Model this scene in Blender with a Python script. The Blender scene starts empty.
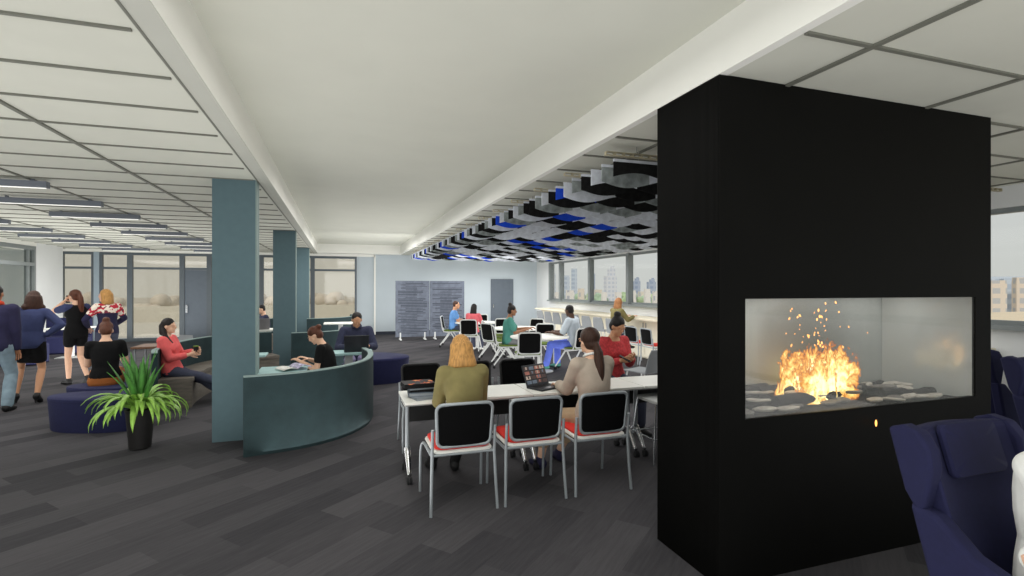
import bpy, bmesh, math, random
from mathutils import Vector, Matrix
PI = math.pi
V = Vector
col = bpy.context.scene.collection
random.seed(7)

# ------------------------------------------------------------------ materials
def lin(c):
    c = c / 255.0
    return c / 12.92 if c <= 0.04045 else ((c + 0.055) / 1.055) ** 2.4
def C(r, g, b): return (lin(r), lin(g), lin(b), 1.0)

def mat(name, rgb, rough=0.6, metal=0.0, var=0.08, scale=8.0, bump=0.0, bscale=120.0, spec=0.4, stretch=None, emit=0.0):
    m = bpy.data.materials.new(name); m.use_nodes = True
    nt = m.node_tree; b = nt.nodes['Principled BSDF']
    b.inputs['Roughness'].default_value = rough
    b.inputs['Metallic'].default_value = metal
    b.inputs['Specular IOR Level'].default_value = spec
    c = C(*rgb); b.inputs['Base Color'].default_value = c
    tc = nt.nodes.new('ShaderNodeTexCoord')
    src = tc.outputs['Object']
    if stretch:
        mp = nt.nodes.new('ShaderNodeMapping'); mp.inputs['Scale'].default_value = stretch
        nt.links.new(src, mp.inputs['Vector']); src = mp.outputs['Vector']
    if var > 0:
        n = nt.nodes.new('ShaderNodeTexNoise'); n.inputs['Scale'].default_value = scale; n.inputs['Detail'].default_value = 3
        r = nt.nodes.new('ShaderNodeValToRGB')
        r.color_ramp.elements[0].position = 0.3; r.color_ramp.elements[1].position = 0.7
        r.color_ramp.elements[0].color = tuple(x * (1 - var) for x in c[:3]) + (1,)
        r.color_ramp.elements[1].color = tuple(min(1, x * (1 + var)) for x in c[:3]) + (1,)
        nt.links.new(src, n.inputs['Vector']); nt.links.new(n.outputs['Fac'], r.inputs['Fac'])
        nt.links.new(r.outputs['Color'], b.inputs['Base Color'])
    if bump > 0:
        n2 = nt.nodes.new('ShaderNodeTexNoise'); n2.inputs['Scale'].default_value = bscale; n2.inputs['Detail'].default_value = 2
        bp = nt.nodes.new('ShaderNodeBump'); bp.inputs['Strength'].default_value = bump; bp.inputs['Distance'].default_value = 0.01
        nt.links.new(src, n2.inputs['Vector']); nt.links.new(n2.outputs['Fac'], bp.inputs['Height']); nt.links.new(bp.outputs['Normal'], b.inputs['Normal'])
    if emit > 0:
        b.inputs['Emission Color'].default_value = c; b.inputs['Emission Strength'].default_value = emit
    return m

M = {}
def mk(key, *a, **k): M[key] = mat(key, *a, **k); return M[key]

mk('plaster', (212, 213, 202), 0.9, var=0.02, scale=2)
mk('tile', (204, 205, 194), 0.9, var=0.02, scale=3, bump=0.05, bscale=200)
mk('tee', (112, 113, 104), 0.6, var=0.05)
mk('fascia', (234, 234, 228), 0.85, var=0.015, scale=2)
mk('wall_blue', (186, 196, 202), 0.85, var=0.03, scale=1.2)
mk('wall_white', (222, 224, 224), 0.85, var=0.02, scale=2)
mk('skirting', (44, 50, 62), 0.6)
mk('frame_grey', (88, 96, 102), 0.5, var=0.04)
mk('mullion', (128, 134, 134), 0.5, var=0.04)
mk('door_grey', (94, 103, 113), 0.6, var=0.04)
mk('post_blue', (150, 164, 174), 0.6, var=0.03)
mk('teal', (86, 108, 115), 0.85, var=0.03, scale=14)
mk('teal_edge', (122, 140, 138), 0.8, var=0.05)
mk('teal_dark', (31, 49, 52), 0.9, var=0.14, scale=7, bump=0.15, bscale=90)
mk('teal_light', (150, 182, 182), 0.6, var=0.05)
mk('navy', (29, 32, 70), 0.9, var=0.1, scale=30, bump=0.1, bscale=300)
mk('navy_chair', (25, 27, 64), 0.88, var=0.08, scale=30, bump=0.12, bscale=400)
mk('bench_grey', (104, 98, 90), 0.7, var=0.2, scale=6, stretch=(1, 1, 5))
mk('white_lam', (226, 226, 220), 0.45, var=0.02)
mk('edge_grey', (128, 130, 130), 0.5)
mk('chrome', (190, 194, 198), 0.22, 0.85, var=0.02)
mk('polished', (225, 226, 228), 0.12, 1.0, var=0.0)
mk('frame_silver', (150, 156, 160), 0.4, 0.35, var=0.03)
mk('white_frame', (194, 196, 195), 0.45, var=0.02)
mk('mesh_black', (9, 9, 10), 0.8, spec=.08, var=0.15, scale=200, bump=0.2, bscale=600)
mk('black', (20, 20, 21), 0.6, var=0.05)
mk('black_soft', (22, 22, 23), 0.85, spec=.1, var=0.1, scale=20)
mk('red_pad', (214, 48, 40), 0.85, var=0.07, scale=40, bump=0.1, bscale=300)
mk('green_pad', (92, 112, 44), 0.85, var=0.1, scale=40)
mk('grey_shell', (134, 138, 141), 0.55, var=0.04)
mk('counter_cream', (226, 218, 196), 0.6, var=0.03)
mk('cabinet_cream', (214, 208, 190), 0.7, var=0.03)
mk('rubber', (30, 30, 32), 0.7)
mk('laptop_dark', (52, 54, 58), 0.45, 0.3, var=0.03)
mk('laptop_grey', (128, 126, 128), 0.45, 0.2, var=0.03)
mk('key_black', (22, 22, 24), 0.6)
mk('paper', (222, 220, 214), 0.7, var=0.03)
mk('book_grey', (128, 136, 144), 0.6, var=0.1, scale=20)
mk('book_dark', (20, 20, 22), 0.6, var=0.1, spec=.15)
mk('book_pages', (150, 156, 162), 0.7)
mk('book_steel', (92, 104, 116), 0.55, var=0.1)
mk('wood_brown', (104, 72, 52), 0.6, var=0.2, scale=6, stretch=(1, 8, 1))
mk('pot', (30, 28, 28), 0.5, var=0.2, scale=6)
mk('soil', (40, 30, 22), 0.95, var=0.3, scale=60, bump=0.5)
mk('fire_black', (11, 11, 10), 0.55, var=0.08, scale=3, spec=0.07)
mk('rail_metal', (176, 168, 142), 0.5, 0.3)
mk('felt_black', (34, 34, 34), 0.95, spec=0.0, var=0.25, scale=18, bump=0.1)
mk('felt_light', (206, 211, 220), 0.95, spec=0.0, var=0.12, scale=14, bump=0.1)
mk('felt_grey', (140, 147, 147), 0.95, spec=0.0, var=0.4, scale=9, bump=0.1)
mk('felt_blue', (38, 76, 200), 0.95, spec=0.0, var=0.08, scale=14, bump=0.1)
mk('wire', (160, 160, 158), 0.4, 0.6)
mk('light_house', (112, 118, 128), 0.5, var=0.03)
mk('light_glow', (255, 253, 246), 0.5, var=0, emit=.8)
mk('skin_a', (222, 178, 150), 0.55, var=0.04, scale=10)
mk('skin_b', (196, 146, 112), 0.55, var=0.04, scale=10)
mk('skin_c', (150, 104, 76), 0.55, var=0.04, scale=10)
mk('skin_d', (84, 58, 44), 0.55, var=0.04, scale=10)
mk('eye_white', (228, 224, 218), 0.3, var=0)
mk('eye_dark', (36, 24, 18), 0.2, var=0)
mk('lip', (164, 88, 80), 0.5, var=0)
hs = dict(stretch=(14, 14, 1), scale=7, bump=0.4, bscale=14, spec=0.3)
mk('hair_blond', (182, 136, 78), 0.55, var=0.35, **hs)
mk('hair_red', (158, 108, 68), 0.55, var=0.3, **hs)
mk('hair_brown', (58, 36, 26), 0.5, var=0.35, **hs)
mk('hair_chestnut', (84, 46, 30), 0.5, var=0.3, **hs)
mk('hair_black', (26, 21, 20), 0.5, var=0.3, **hs)
cl = dict(scale=9, bump=0.7, bscale=13)
mk('olive', (124, 115, 72), 0.85, var=0.14, **cl)
mk('taupe', (182, 168, 153), 0.85, var=0.1, **cl)
mk('beige_trouser', (178, 152, 122), 0.85, var=0.08, **cl)
mk('cl_black', (22, 22, 23), 0.9, spec=.12, var=0.15, **cl)
mk('cl_red', (182, 58, 62), 0.85, var=0.3, scale=45, bump=0.25, bscale=26)
mk('cl_coral', (222, 96, 96), 0.85, var=0.1, **cl)
mk('cl_pink', (222, 104, 112), 0.85, var=0.1, **cl)
mk('cl_navy', (34, 32, 62), 0.9, var=0.12, **cl)
mk('cl_blue', (50, 58, 94), 0.9, var=0.1, **cl)
mk('cl_shirtnavy', (42, 46, 70), 0.85, var=0.25, scale=60, bump=0.2, bscale=26)
mk('cl_jeans', (126, 146, 158), 0.9, var=0.2, **cl)
mk('cl_jeansblue', (96, 116, 214), 0.9, var=0.15, **cl)
mk('cl_slate', (62, 66, 84), 0.9, var=0.1, **cl)
mk('cl_grey', (118, 120, 122), 0.9, var=0.1, **cl)
mk('cl_orange', (150, 88, 40), 0.9, var=0.12, **cl)
mk('cl_teal', (74, 138, 126), 0.85, var=0.1, **cl)
mk('cl_sky', (104, 154, 214), 0.85, var=0.1, **cl)
mk('cl_white', (232, 233, 230), 0.85, var=0.05, **cl)
mk('cl_paleblue', (196, 206, 216), 0.85, var=0.06, **cl)
mk('cl_lavender', (168, 160, 196), 0.9, var=0.08, **cl)
mk('scarf_red', (196, 66, 38), 0.9, var=0.2, **cl)
mk('wood_log', (26, 22, 21), 0.9, var=0.5, scale=10, stretch=(1, 6, 6), bump=0.8, bscale=8)
mk('ash', (176, 170, 158), 0.95, var=0.25, scale=22, bump=0.7, bscale=22)
mk('ember_bed', (30, 25, 24), 0.95, var=0.5, scale=30, bump=0.7, bscale=30)
mk('ash_dim', (108, 104, 98), 0.95, var=0.3, scale=22, bump=0.7, bscale=22)

# leaf
def leaf_material():
    m = mat('leaf', (150, 196, 84), 0.5, var=0.25, scale=12)
    return m
M['leaf'] = leaf_material()
mk('leaf_dark', (76, 134, 58), 0.5, var=0.3, scale=10)

def floral():
    m = bpy.data.materials.new('floral'); m.use_nodes = True; nt = m.node_tree; b = nt.nodes['Principled BSDF']
    b.inputs['Roughness'].default_value = 0.9
    tc = nt.nodes.new('ShaderNodeTexCoord'); v = nt.nodes.new('ShaderNodeTexVoronoi'); v.inputs['Scale'].default_value = 26
    r = nt.nodes.new('ShaderNodeValToRGB'); r.color_ramp.interpolation = 'CONSTANT'
    e = r.color_ramp.elements; e[0].position = 0; e[0].color = C(190, 40, 60); e[1].position = 0.35; e[1].color = C(232, 220, 205)
    x = e.new(0.75); x.color = C(120, 40, 60)
    nt.links.new(tc.outputs['Object'], v.inputs['Vector']); nt.links.new(v.outputs['Color'], r.inputs['Fac']); nt.links.new(r.outputs['Color'], b.inputs['Base Color'])
    return m
M['floral'] = floral()

def carpet():
    m = bpy.data.materials.new('carpet_planks'); m.use_nodes = True; nt = m.node_tree; b = nt.nodes['Principled BSDF']
    b.inputs['Roughness'].default_value = 0.95; b.inputs['Specular IOR Level'].default_value = 0.15
    tc = nt.nodes.new('ShaderNodeTexCoord'); mp = nt.nodes.new('ShaderNodeMapping')
    mp.inputs['Rotation'].default_value = (0, 0, -math.radians(90 - 49))
    nt.links.new(tc.outputs['Object'], mp.inputs['Vector'])
    br = nt.nodes.new('ShaderNodeTexBrick')
    br.inputs['Scale'].default_value = 1.0; br.inputs['Mortar Size'].default_value = 0.0
    br.inputs['Brick Width'].default_value = 1.0; br.inputs['Row Height'].default_value = 0.25
    br.inputs['Color1'].default_value = (0, 0, 0, 1); br.inputs['Color2'].default_value = (1, 1, 1, 1)
    br.offset = 0.37; br.offset_frequency = 2
    nt.links.new(mp.outputs['Vector'], br.inputs['Vector'])
    mp2 = nt.nodes.new('ShaderNodeMapping'); mp2.inputs['Scale'].default_value = (2.2, 26, 1)
    nt.links.new(mp.outputs['Vector'], mp2.inputs['Vector'])
    n = nt.nodes.new('ShaderNodeTexNoise'); n.inputs['Scale'].default_value = 1.5; n.inputs['Detail'].default_value = 6; n.inputs['Roughness'].default_value = 0.7
    nt.links.new(mp2.outputs['Vector'], n.inputs['Vector'])
    n3 = nt.nodes.new('ShaderNodeTexNoise'); n3.inputs['Scale'].default_value = 0.5; n3.inputs['Detail'].default_value = 2
    nt.links.new(mp.outputs['Vector'], n3.inputs['Vector'])
    a1 = nt.nodes.new('ShaderNodeMath'); a1.operation = 'MULTIPLY_ADD'; a1.inputs[1].default_value = 0.42
    nt.links.new(br.outputs['Color'], a1.inputs[0])
    a2 = nt.nodes.new('ShaderNodeMath'); a2.operation = 'MULTIPLY'; a2.inputs[1].default_value = 0.6
    nt.links.new(n.outputs['Fac'], a2.inputs[0]); nt.links.new(a2.outputs[0], a1.inputs[2])
    r = nt.nodes.new('ShaderNodeValToRGB'); r.color_ramp.elements[0].position = 0.12; r.color_ramp.elements[1].position = 0.85
    r.color_ramp.elements[0].color = C(44, 44, 48); r.color_ramp.elements[1].color = C(82, 80, 83)
    nt.links.new(a1.outputs[0], r.inputs['Fac']); nt.links.new(r.outputs['Color'], b.inputs['Base Color'])
    n4 = nt.nodes.new('ShaderNodeTexNoise'); n4.inputs['Scale'].default_value = 160
    bp = nt.nodes.new('ShaderNodeBump'); bp.inputs['Strength'].default_value = 0.3; bp.inputs['Distance'].default_value = 0.004
    nt.links.new(tc.outputs['Object'], n4.inputs['Vector']); nt.links.new(n4.outputs['Fac'], bp.inputs['Height']); nt.links.new(bp.outputs['Normal'], b.inputs['Normal'])
    return m
M['carpet'] = carpet()

def glass(name, tint, refl=0.06, rough=0.05):
    m = bpy.data.materials.new(name); m.use_nodes = True; nt = m.node_tree
    nt.nodes.remove(nt.nodes['Principled BSDF']); out = nt.nodes['Material Output']
    t = nt.nodes.new('ShaderNodeBsdfTransparent'); t.inputs['Color'].default_value = tint
    g = nt.nodes.new('ShaderNodeBsdfGlossy'); g.inputs['Roughness'].default_value = rough
    mx = nt.nodes.new('ShaderNodeMixShader'); mx.inputs[0].default_value = refl
    nt.links.new(t.outputs[0], mx.inputs[1]); nt.links.new(g.outputs[0], mx.inputs[2]); nt.links.new(mx.outputs[0], out.inputs['Surface'])
    return m
M['glass_clear'] = glass('glass_clear', (0.97, 0.975, 0.97, 1), 0.008)
M['glass_beige'] = glass('glass_beige', (0.88, 0.85, 0.79, 1), 0.05)
M['glass_smoke'] = glass('glass_smoke', (0.72, 0.75, 0.74, 1), 0.16, 0.15)
M['glass_fire0'] = glass('glass_fire', (0.95, 0.95, 0.94, 1), 0.05, 0.02)

def glass_painted_haze():
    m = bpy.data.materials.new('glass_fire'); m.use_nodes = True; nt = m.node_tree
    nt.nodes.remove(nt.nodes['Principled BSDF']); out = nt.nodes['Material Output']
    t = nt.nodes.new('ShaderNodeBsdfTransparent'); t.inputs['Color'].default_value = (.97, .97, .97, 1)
    d = nt.nodes.new('ShaderNodeBsdfDiffuse'); d.inputs['Color'].default_value = C(170, 172, 168)  # grey diffuse share paints the room's reflected wash onto the pane
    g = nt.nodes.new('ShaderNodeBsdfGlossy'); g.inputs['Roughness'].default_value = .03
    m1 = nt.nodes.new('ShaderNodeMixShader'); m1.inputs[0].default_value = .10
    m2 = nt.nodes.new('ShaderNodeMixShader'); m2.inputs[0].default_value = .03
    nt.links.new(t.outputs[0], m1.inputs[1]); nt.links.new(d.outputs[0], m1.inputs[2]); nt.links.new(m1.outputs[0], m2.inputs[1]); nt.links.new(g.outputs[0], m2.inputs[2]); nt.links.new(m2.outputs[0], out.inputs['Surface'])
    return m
M['glass_fire'] = glass_painted_haze()
def facade(name, wall, win, sx=3.0, sz=3.2):
    m = bpy.data.materials.new(name); m.use_nodes = True; nt = m.node_tree; b = nt.nodes['Principled BSDF']
    b.inputs['Roughness'].default_value = 0.9; b.inputs['Specular IOR Level'].default_value = 0.1
    tc = nt.nodes.new('ShaderNodeTexCoord'); sp = nt.nodes.new('ShaderNodeSeparateXYZ'); nt.links.new(tc.outputs['Object'], sp.inputs[0])
    ad = nt.nodes.new('ShaderNodeMath'); ad.operation = 'ADD'; nt.links.new(sp.outputs['X'], ad.inputs[0]); nt.links.new(sp.outputs['Y'], ad.inputs[1])
    def band(src, period, duty):
        d = nt.nodes.new('ShaderNodeMath'); d.operation = 'DIVIDE'; d.inputs[1].default_value = period; nt.links.new(src, d.inputs[0])
        f = nt.nodes.new('ShaderNodeMath'); f.operation = 'FRACT'; nt.links.new(d.outputs[0], f.inputs[0])
        l = nt.nodes.new('ShaderNodeMath'); l.operation = 'LESS_THAN'; l.inputs[1].default_value = duty; nt.links.new(f.outputs[0], l.inputs[0])
        return l.outputs[0]
    mu = nt.nodes.new('ShaderNodeMath'); mu.operation = 'MULTIPLY'
    nt.links.new(band(ad.outputs[0], sx, 0.6), mu.inputs[0]); nt.links.new(band(sp.outputs['Z'], sz, 0.55), mu.inputs[1])
    mx = nt.nodes.new('ShaderNodeMix'); mx.data_type = 'RGBA'
    mx.inputs[6].default_value = C(*wall); mx.inputs[7].default_value = C(*win)
    nt.links.new(mu.outputs[0], mx.inputs[0]); nt.links.new(mx.outputs[2], b.inputs['Base Color'])
    return m
M['fac_pale'] = facade('fac_pale', (214, 214, 216), (194, 198, 207))  # facade colours lightened to paint in distance haze
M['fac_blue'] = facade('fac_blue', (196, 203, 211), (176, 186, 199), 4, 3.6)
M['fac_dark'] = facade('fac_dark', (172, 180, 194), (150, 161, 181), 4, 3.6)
M['fac_brick'] = facade('fac_brick', (222, 206, 188), (188, 186, 184), 3.4, 3.4)
M['fac_white'] = facade('fac_white', (226, 220, 212), (180, 180, 186), 5, 3.4)
M['fac_tan'] = facade('fac_tan', (224, 212, 196), (192, 190, 188), 4, 3.6)
mk('tree_green', (178, 196, 154), 0.95, var=0.3, scale=0.3)  # tree tones paled, distance haze is in the colour
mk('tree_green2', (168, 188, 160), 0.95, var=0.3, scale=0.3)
mk('bark', (110, 100, 90), 0.9)
mk('ground_out', (190, 184, 172), 0.95, var=0.15, scale=0.02)
mk('terrace_reflection_tone', (216, 213, 204), 0.9, var=0.04)
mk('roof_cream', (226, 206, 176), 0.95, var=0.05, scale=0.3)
mk('beige_hill', (206, 198, 186), 0.95, var=0.1, scale=0.3)  # treetop tone with beige distance haze mixed into the colour

# ------------------------------------------------------------------ mesh builder
class MB:
    def __init__(s): s.v = []; s.f = []; s.m = []
    def add(s, vs, fs, m=0):
        o = len(s.v); s.v += [V(p) for p in vs]; s.f += [tuple(i + o for i in f) for f in fs]; s.m += [m] * len(fs)
    def box(s, c, d, m=0, rot=None):
        x, y, z = d[0] / 2, d[1] / 2, d[2] / 2
        vs = [V((a * x, b * y, e * z)) for a in (-1, 1) for b in (-1, 1) for e in (-1, 1)]
        if rot is not None: vs = [rot @ p for p in vs]
        s.add([p + V(c) for p in vs], [(0, 1, 3, 2), (4, 6, 7, 5), (0, 4, 5, 1), (2, 3, 7, 6), (0, 2, 6, 4), (1, 5, 7, 3)], m)
        return s
    def loft(s, rings, m=0, cap=True, closed=False):
        n = len(rings[0]); o = []
        vs = [p for r in rings for p in r]; fs = []
        k = len(rings)
        for i in range(k if closed else k - 1):
            j = (i + 1) % k
            for a in range(n):
                b = (a + 1) % n
                fs.append((i * n + a, i * n + b, j * n + b, j * n + a))
        if cap and not closed:
            fs.append(tuple(reversed(range(n)))); fs.append(tuple((k - 1) * n + a for a in range(n)))
        s.add(vs, fs, m); return s
    def tube(s, pts, r, seg=8, m=0, closed=False, sx=1.0):
        pts = [V(p) for p in pts]; n = len(pts)
        rs = r if isinstance(r, (list, tuple)) else [r] * n
        rings = []; up = None
        for i, p in enumerate(pts):
            if closed: t = pts[(i + 1) % n] - pts[i - 1]
            else: t = pts[min(i + 1, n - 1)] - pts[max(i - 1, 0)]
            t.normalize()
            if up is None:
                up = V((0, 0, 1)) if abs(t.z) < 0.9 else V((0, 1, 0))
            u = t.cross(up)
            if u.length < 1e-5: u = t.cross(V((1, 0, 0)))
            u.normalize(); w = u.cross(t).normalized(); up = w
            rings.append([p + (u * math.cos(2 * PI * k / seg) * sx + w * math.sin(2 * PI * k / seg)) * rs[i] for k in range(seg)])
        s.loft(rings, m, True, closed); return s
    def lathe(s, prof, c=(0, 0, 0), seg=24, m=0):
        c = V(c); s.loft([[c + V((r * math.cos(2 * PI * k / seg), r * math.sin(2 * PI * k / seg), z)) for k in range(seg)] for r, z in prof], m); return s
    def prism(s, poly, z0, z1, m=0):
        s.loft([[V((x, y, z0)) for x, y in poly], [V((x, y, z1)) for x, y in poly]], m); return s
    def ell(s, c, r, mtx=None, seg=16, rings=10, m=0):
        c = V(c); rr = []
        for i in range(rings + 1):
            a = -PI / 2 + PI * i / rings
            a = max(min(a, PI / 2 - 0.05), -PI / 2 + 0.05)
            ring = []
            for k in range(seg):
                b = 2 * PI * k / seg
                p = V((r[0] * math.cos(a) * math.cos(b), r[1] * math.cos(a) * math.sin(b), r[2] * math.sin(a)))
                if mtx is not None: p = mtx @ p
                ring.append(c + p)
            rr.append(ring)
        s.loft(rr, m); return s
    def mesh(s, name, mats):
        me = bpy.data.meshes.new(name); me.from_pydata([tuple(p) for p in s.v], [], s.f)
        for x in mats: me.materials.append(x)
        me.polygons.foreach_set('material_index', s.m); me.update()
        bm = bmesh.new(); bm.from_mesh(me); bmesh.ops.recalc_face_normals(bm, faces=bm.faces); bm.to_mesh(me); bm.free()
        return me
    def build(s, name, mats, parent=None, smooth=False, bevel=0, label=None):
        if not isinstance(mats, (list, tuple)): mats = [mats]
        me = s.mesh(name, mats); o = bpy.data.objects.new(name, me); col.objects.link(o)
        if smooth:
            me.polygons.foreach_set('use_smooth', [True] * len(me.polygons))
            if smooth != 'all': me.set_sharp_from_angle(angle=math.radians(42))
        if bevel:
            b = o.modifiers.new('bevel', 'BEVEL'); b.width = bevel; b.segments = 2; b.limit_method = 'ANGLE'; b.angle_limit = math.radians(40)
        if parent: o.parent = parent
        if label: o['label'] = label
        return o

def tag(o, label=None, cat=None, group=None, kind=None):
    if label: o['label'] = label
    if cat: o['category'] = cat
    if group: o['group'] = group
    if kind: o['kind'] = kind
    return o
def empty(name, loc=(0, 0, 0), rz=0.0):
    o = bpy.data.objects.new(name, None); col.objects.link(o); o.location = loc; o.rotation_euler = (0, 0, rz); o.empty_display_size = 0.1
    return o
def dup(o, parent=None):
    c = o.copy(); col.objects.link(c)
    if parent: c.parent = parent
    for ch in list(o.children): dup(ch, c)
    return c
def struct(name, mb, mats, parent=None, **k):
    o = mb.build(name, mats, parent, **k)
    o['kind'] = 'structure'
    return o
def rrect(w, h, r, n=5):
    pts = []
    for cx, cy, a0 in ((w / 2 - r, h / 2 - r, 0), (-w / 2 + r, h / 2 - r, 90), (-w / 2 + r, -h / 2 + r, 180), (w / 2 - r, -h / 2 + r, 270)):
        for i in range(n + 1):
            a = math.radians(a0 + 90 * i / n); pts.append((cx + r * math.cos(a), cy + r * math.sin(a)))
    return pts
def catmull(P, n=8):
    P = [V(p) for p in P]; Q = [P[0] * 2 - P[1]] + P + [P[-1] * 2 - P[-2]]; out = []
    for i in range(1, len(Q) - 2):
        for k in range(n):
            t = k / n; a, b, c, d = Q[i - 1:i + 3]
            out.append(0.5 * ((2 * b) + (c - a) * t + (2 * a - 5 * b + 4 * c - d) * t * t + (3 * b - a - 3 * c + d) * t ** 3))
    out.append(P[-1]); return out
ORD = ['first', 'second', 'third', 'fourth', 'fifth', 'sixth', 'seventh', 'eighth', 'ninth', 'tenth', 'eleventh', 'twelfth', 'thirteenth', 'fourteenth', 'fifteenth', 'sixteenth', 'seventeenth', 'eighteenth', 'nineteenth']
TENS = {2: ('twenty', 'twentieth'), 3: ('thirty', 'thirtieth'), 4: ('forty', 'fortieth'), 5: ('fifty', 'fiftieth'), 6: ('sixty', 'sixtieth'), 7: ('seventy', 'seventieth')}
def ordinal(n):
    if n < 20: return ORD[n - 1]
    t, u = divmod(n, 10)
    return TENS[t][1] if u == 0 else TENS[t][0] + '-' + ORD[u - 1]

# ------------------------------------------------------------------ camera
A = math.radians(18.47)
cam = bpy.data.cameras.new('camera'); co = bpy.data.objects.new('camera', cam); col.objects.link(co)
co.location = (0, 0, 1.7); co.rotation_euler = (PI / 2, 0, -A)
cam.sensor_width = 36; cam.lens = 18.0 * 513 / 512; cam.clip_start = 0.05; cam.clip_end = 3000
bpy.context.scene.camera = co
vs_ = bpy.context.scene.view_settings
vs_.view_transform = 'Standard'; vs_.look = 'None'; vs_.exposure = 0; vs_.gamma = 1
# ------------------------------------------------------------------ setting
def pX(px, Y):                      # world x on the plane at depth Y for an image column
    u = (px - 512) / 512; return Y * (math.sin(A) + u * math.cos(A)) / (math.cos(A) - u * math.sin(A))
CZ, HZ = 2.915, 3.22
mk('beam_under_shade', (186, 187, 178), .9, var=.02, scale=3)  # darker tone paints the shade under the left beam
XL, XF, XR, XW = -0.9, -0.76, 2.03, 7.5
YB, Y0 = 19.3, -5.0
XLL = -12.0
struct('floor', MB().box(((XLL + XW) / 2, (YB + Y0) / 2, -0.05), (XW - XLL + 0.3, YB - Y0 + 0.2, 0.1)), M['carpet'])
# raised middle bay
struct('ceiling', MB().box(((XF + XR) / 2, (Y0 + YB - 0.5) / 2, HZ + 0.05), (XR - XF + 0.1, YB - 0.5 - Y0, 0.1)), M['plaster'])
struct('ceiling.001', MB().box(((XLL + XL) / 2, (Y0 + YB) / 2, CZ + 0.06), (XL - XLL, YB - Y0 + 0.2, 0.12)), M['tile'])
struct('ceiling.002', MB().box(((XR + XW) / 2 + 0.1, (Y0 + YB) / 2, CZ + 0.06), (XW - XR + 0.2 - 0.04, YB - Y0 + 0.2, 0.12)), M['tile'])
b = MB(); b.box(((XL + XF) / 2, (Y0 + YB) / 2, CZ + 0.196), (XF - XL, YB - Y0, 0.4)); struct('trim_1', b, M['fascia'])
struct('beam_shade_sheet', MB().box(((XL + XF) / 2, (Y0 + YB) / 2, CZ - 0.007), (XF - XL, YB - Y0, 0.005)), M['beam_under_shade'])  # thin added sheet whose colour carries the shade of the underside
b = MB(); b.box((XR + 0.03, (Y0 + YB) / 2, CZ + 0.196), (0.06, YB - Y0, 0.4)); struct('trim_2', b, M['fascia'])
b = MB(); b.box(((XF + XR) / 2, YB - 0.3, CZ + 0.196), (XR - XF, 0.5, 0.4)); struct('trim_3', b, M['fascia'])
# ceiling grids
b = MB(); b2 = MB()
zt = CZ - 0.006
for k in range(9):
    x = XL - 1.18 * k
    b.box((x - 0.012 if k else x + 0.012, (Y0 + YB) / 2, zt), (0.03 if k else 0.014, YB - Y0 - 0.2, 0.014))
y = 2.846 - 0.59 * 12
while y < YB - 0.2:
    b.box(((XLL + XL) / 2, y, zt + 0.002), (XL - XLL - 0.06, 0.022, 0.014)); y += 0.59
struct('trim_4', b, M['tee'])
for k in range(5):
    x = 2.53 + 1.2 * k
    if x < XW - 0.1: b2.box((x, (Y0 + YB) / 2, zt), (0.03, YB - Y0 - 0.2, 0.014))
y = 1.865 - 0.59 * 10
while y < YB - 0.2:
    b2.box(((XR + XW) / 2 + 0.03, y, zt + 0.002), (XW - XR - 0.07, 0.026, 0.014)); y += 0.59
struct('trim_5', b2, M['tee'])
# back wall
xa = pX(375, YB); xg = pX(357, YB)
struct('wall_back', MB().box(((xa + XW) / 2 + 0.1, YB + 0.1, 1.5), (XW - xa + 0.2, 0.2, 3.0)), M['wall_blue'])
struct('wall_back.001', MB().box(((xg + xa) / 2, YB + 0.12, 1.5), (xa - xg, 0.2, 3.0)), M['wall_blue'])
struct('trim_6', MB().box((xa, YB - 0.03, 1.455), (0.06, 0.06, 2.9)), M['fascia'])
struct('trim_7', MB().box(((XLL + xa) / 2, YB + 0.02, CZ - 0.045), (xa - XLL, 0.16, 0.085)), M['fascia'])
struct('baseboard_back', MB().box(((xg + XW) / 2, YB - 0.012, 0.055), (XW - xg - 0.1, 0.024, 0.11)), M['skirting'])
dx = (pX(490.8, YB), pX(513, YB))
d = struct('door_1', MB().box(((dx[0] + dx[1]) / 2, YB - 0.02, 1.03), (dx[1] - dx[0], 0.05, 2.04)), M['door_grey'])
struct('door_handle', MB().box((dx[0] + 0.08, YB - 0.075, 1.0), (0.03, 0.06, 0.14)), M['chrome'], d)
# window wall on the right
SZ, TZ = 1.24, 2.66
struct('wall_right', MB().box((XW + 0.1, (Y0 + YB) / 2, SZ / 2 - 0.02), (0.2, YB - Y0, SZ - 0.04)), M['wall_white'])
struct('wall_right.001', MB().box((XW + 0.1, (Y0 + YB) / 2, (TZ + 3.0) / 2), (0.2, YB - Y0, 3.0 - TZ)), M['wall_white'])
struct('wall_right.002', MB().box((XW + 0.1, (17.95 + YB) / 2, 1.5), (0.21, YB - 17.95, 3.0)), M['wall_white'])
struct('trim_8', MB().box((XW + 0.02, (Y0 + 17.95) / 2, SZ - 0.01), (0.28, 17.95 - Y0, 0.05)), M['mullion'])
struct('baseboard_right', MB().box((XW - 0.012, (Y0 + YB) / 2, 0.05), (0.024, YB - Y0 - 0.1, 0.1)), M['skirting'])
ys = [17.95, 17.0] + [17.0 - 2.3 * k for k in range(1, 10)] + [Y0]
for i in range(len(ys) - 1):
    y1, y0 = ys[i], ys[i + 1]
    b = MB(); b.box((XW + 0.06, y1, (SZ + TZ) / 2), (0.16, 0.13, TZ - SZ)); b.box((XW + 0.1, (y0 + y1) / 2, TZ - 0.03), (0.1, y1 - y0 - 0.13, 0.06))
    b.box((XW + 0.1, (y0 + y1) / 2, SZ + 0.04), (0.1, y1 - y0 - 0.13, 0.06))
    w = struct('window_%d' % (i + 1), b, M['mullion'])
    struct('pane', MB().box((XW + 0.1, (y0 + y1) / 2, (SZ + TZ) / 2), (0.01, y1 - y0 - 0.13, TZ - SZ - 0.12)), M['glass_clear'], w)
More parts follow.
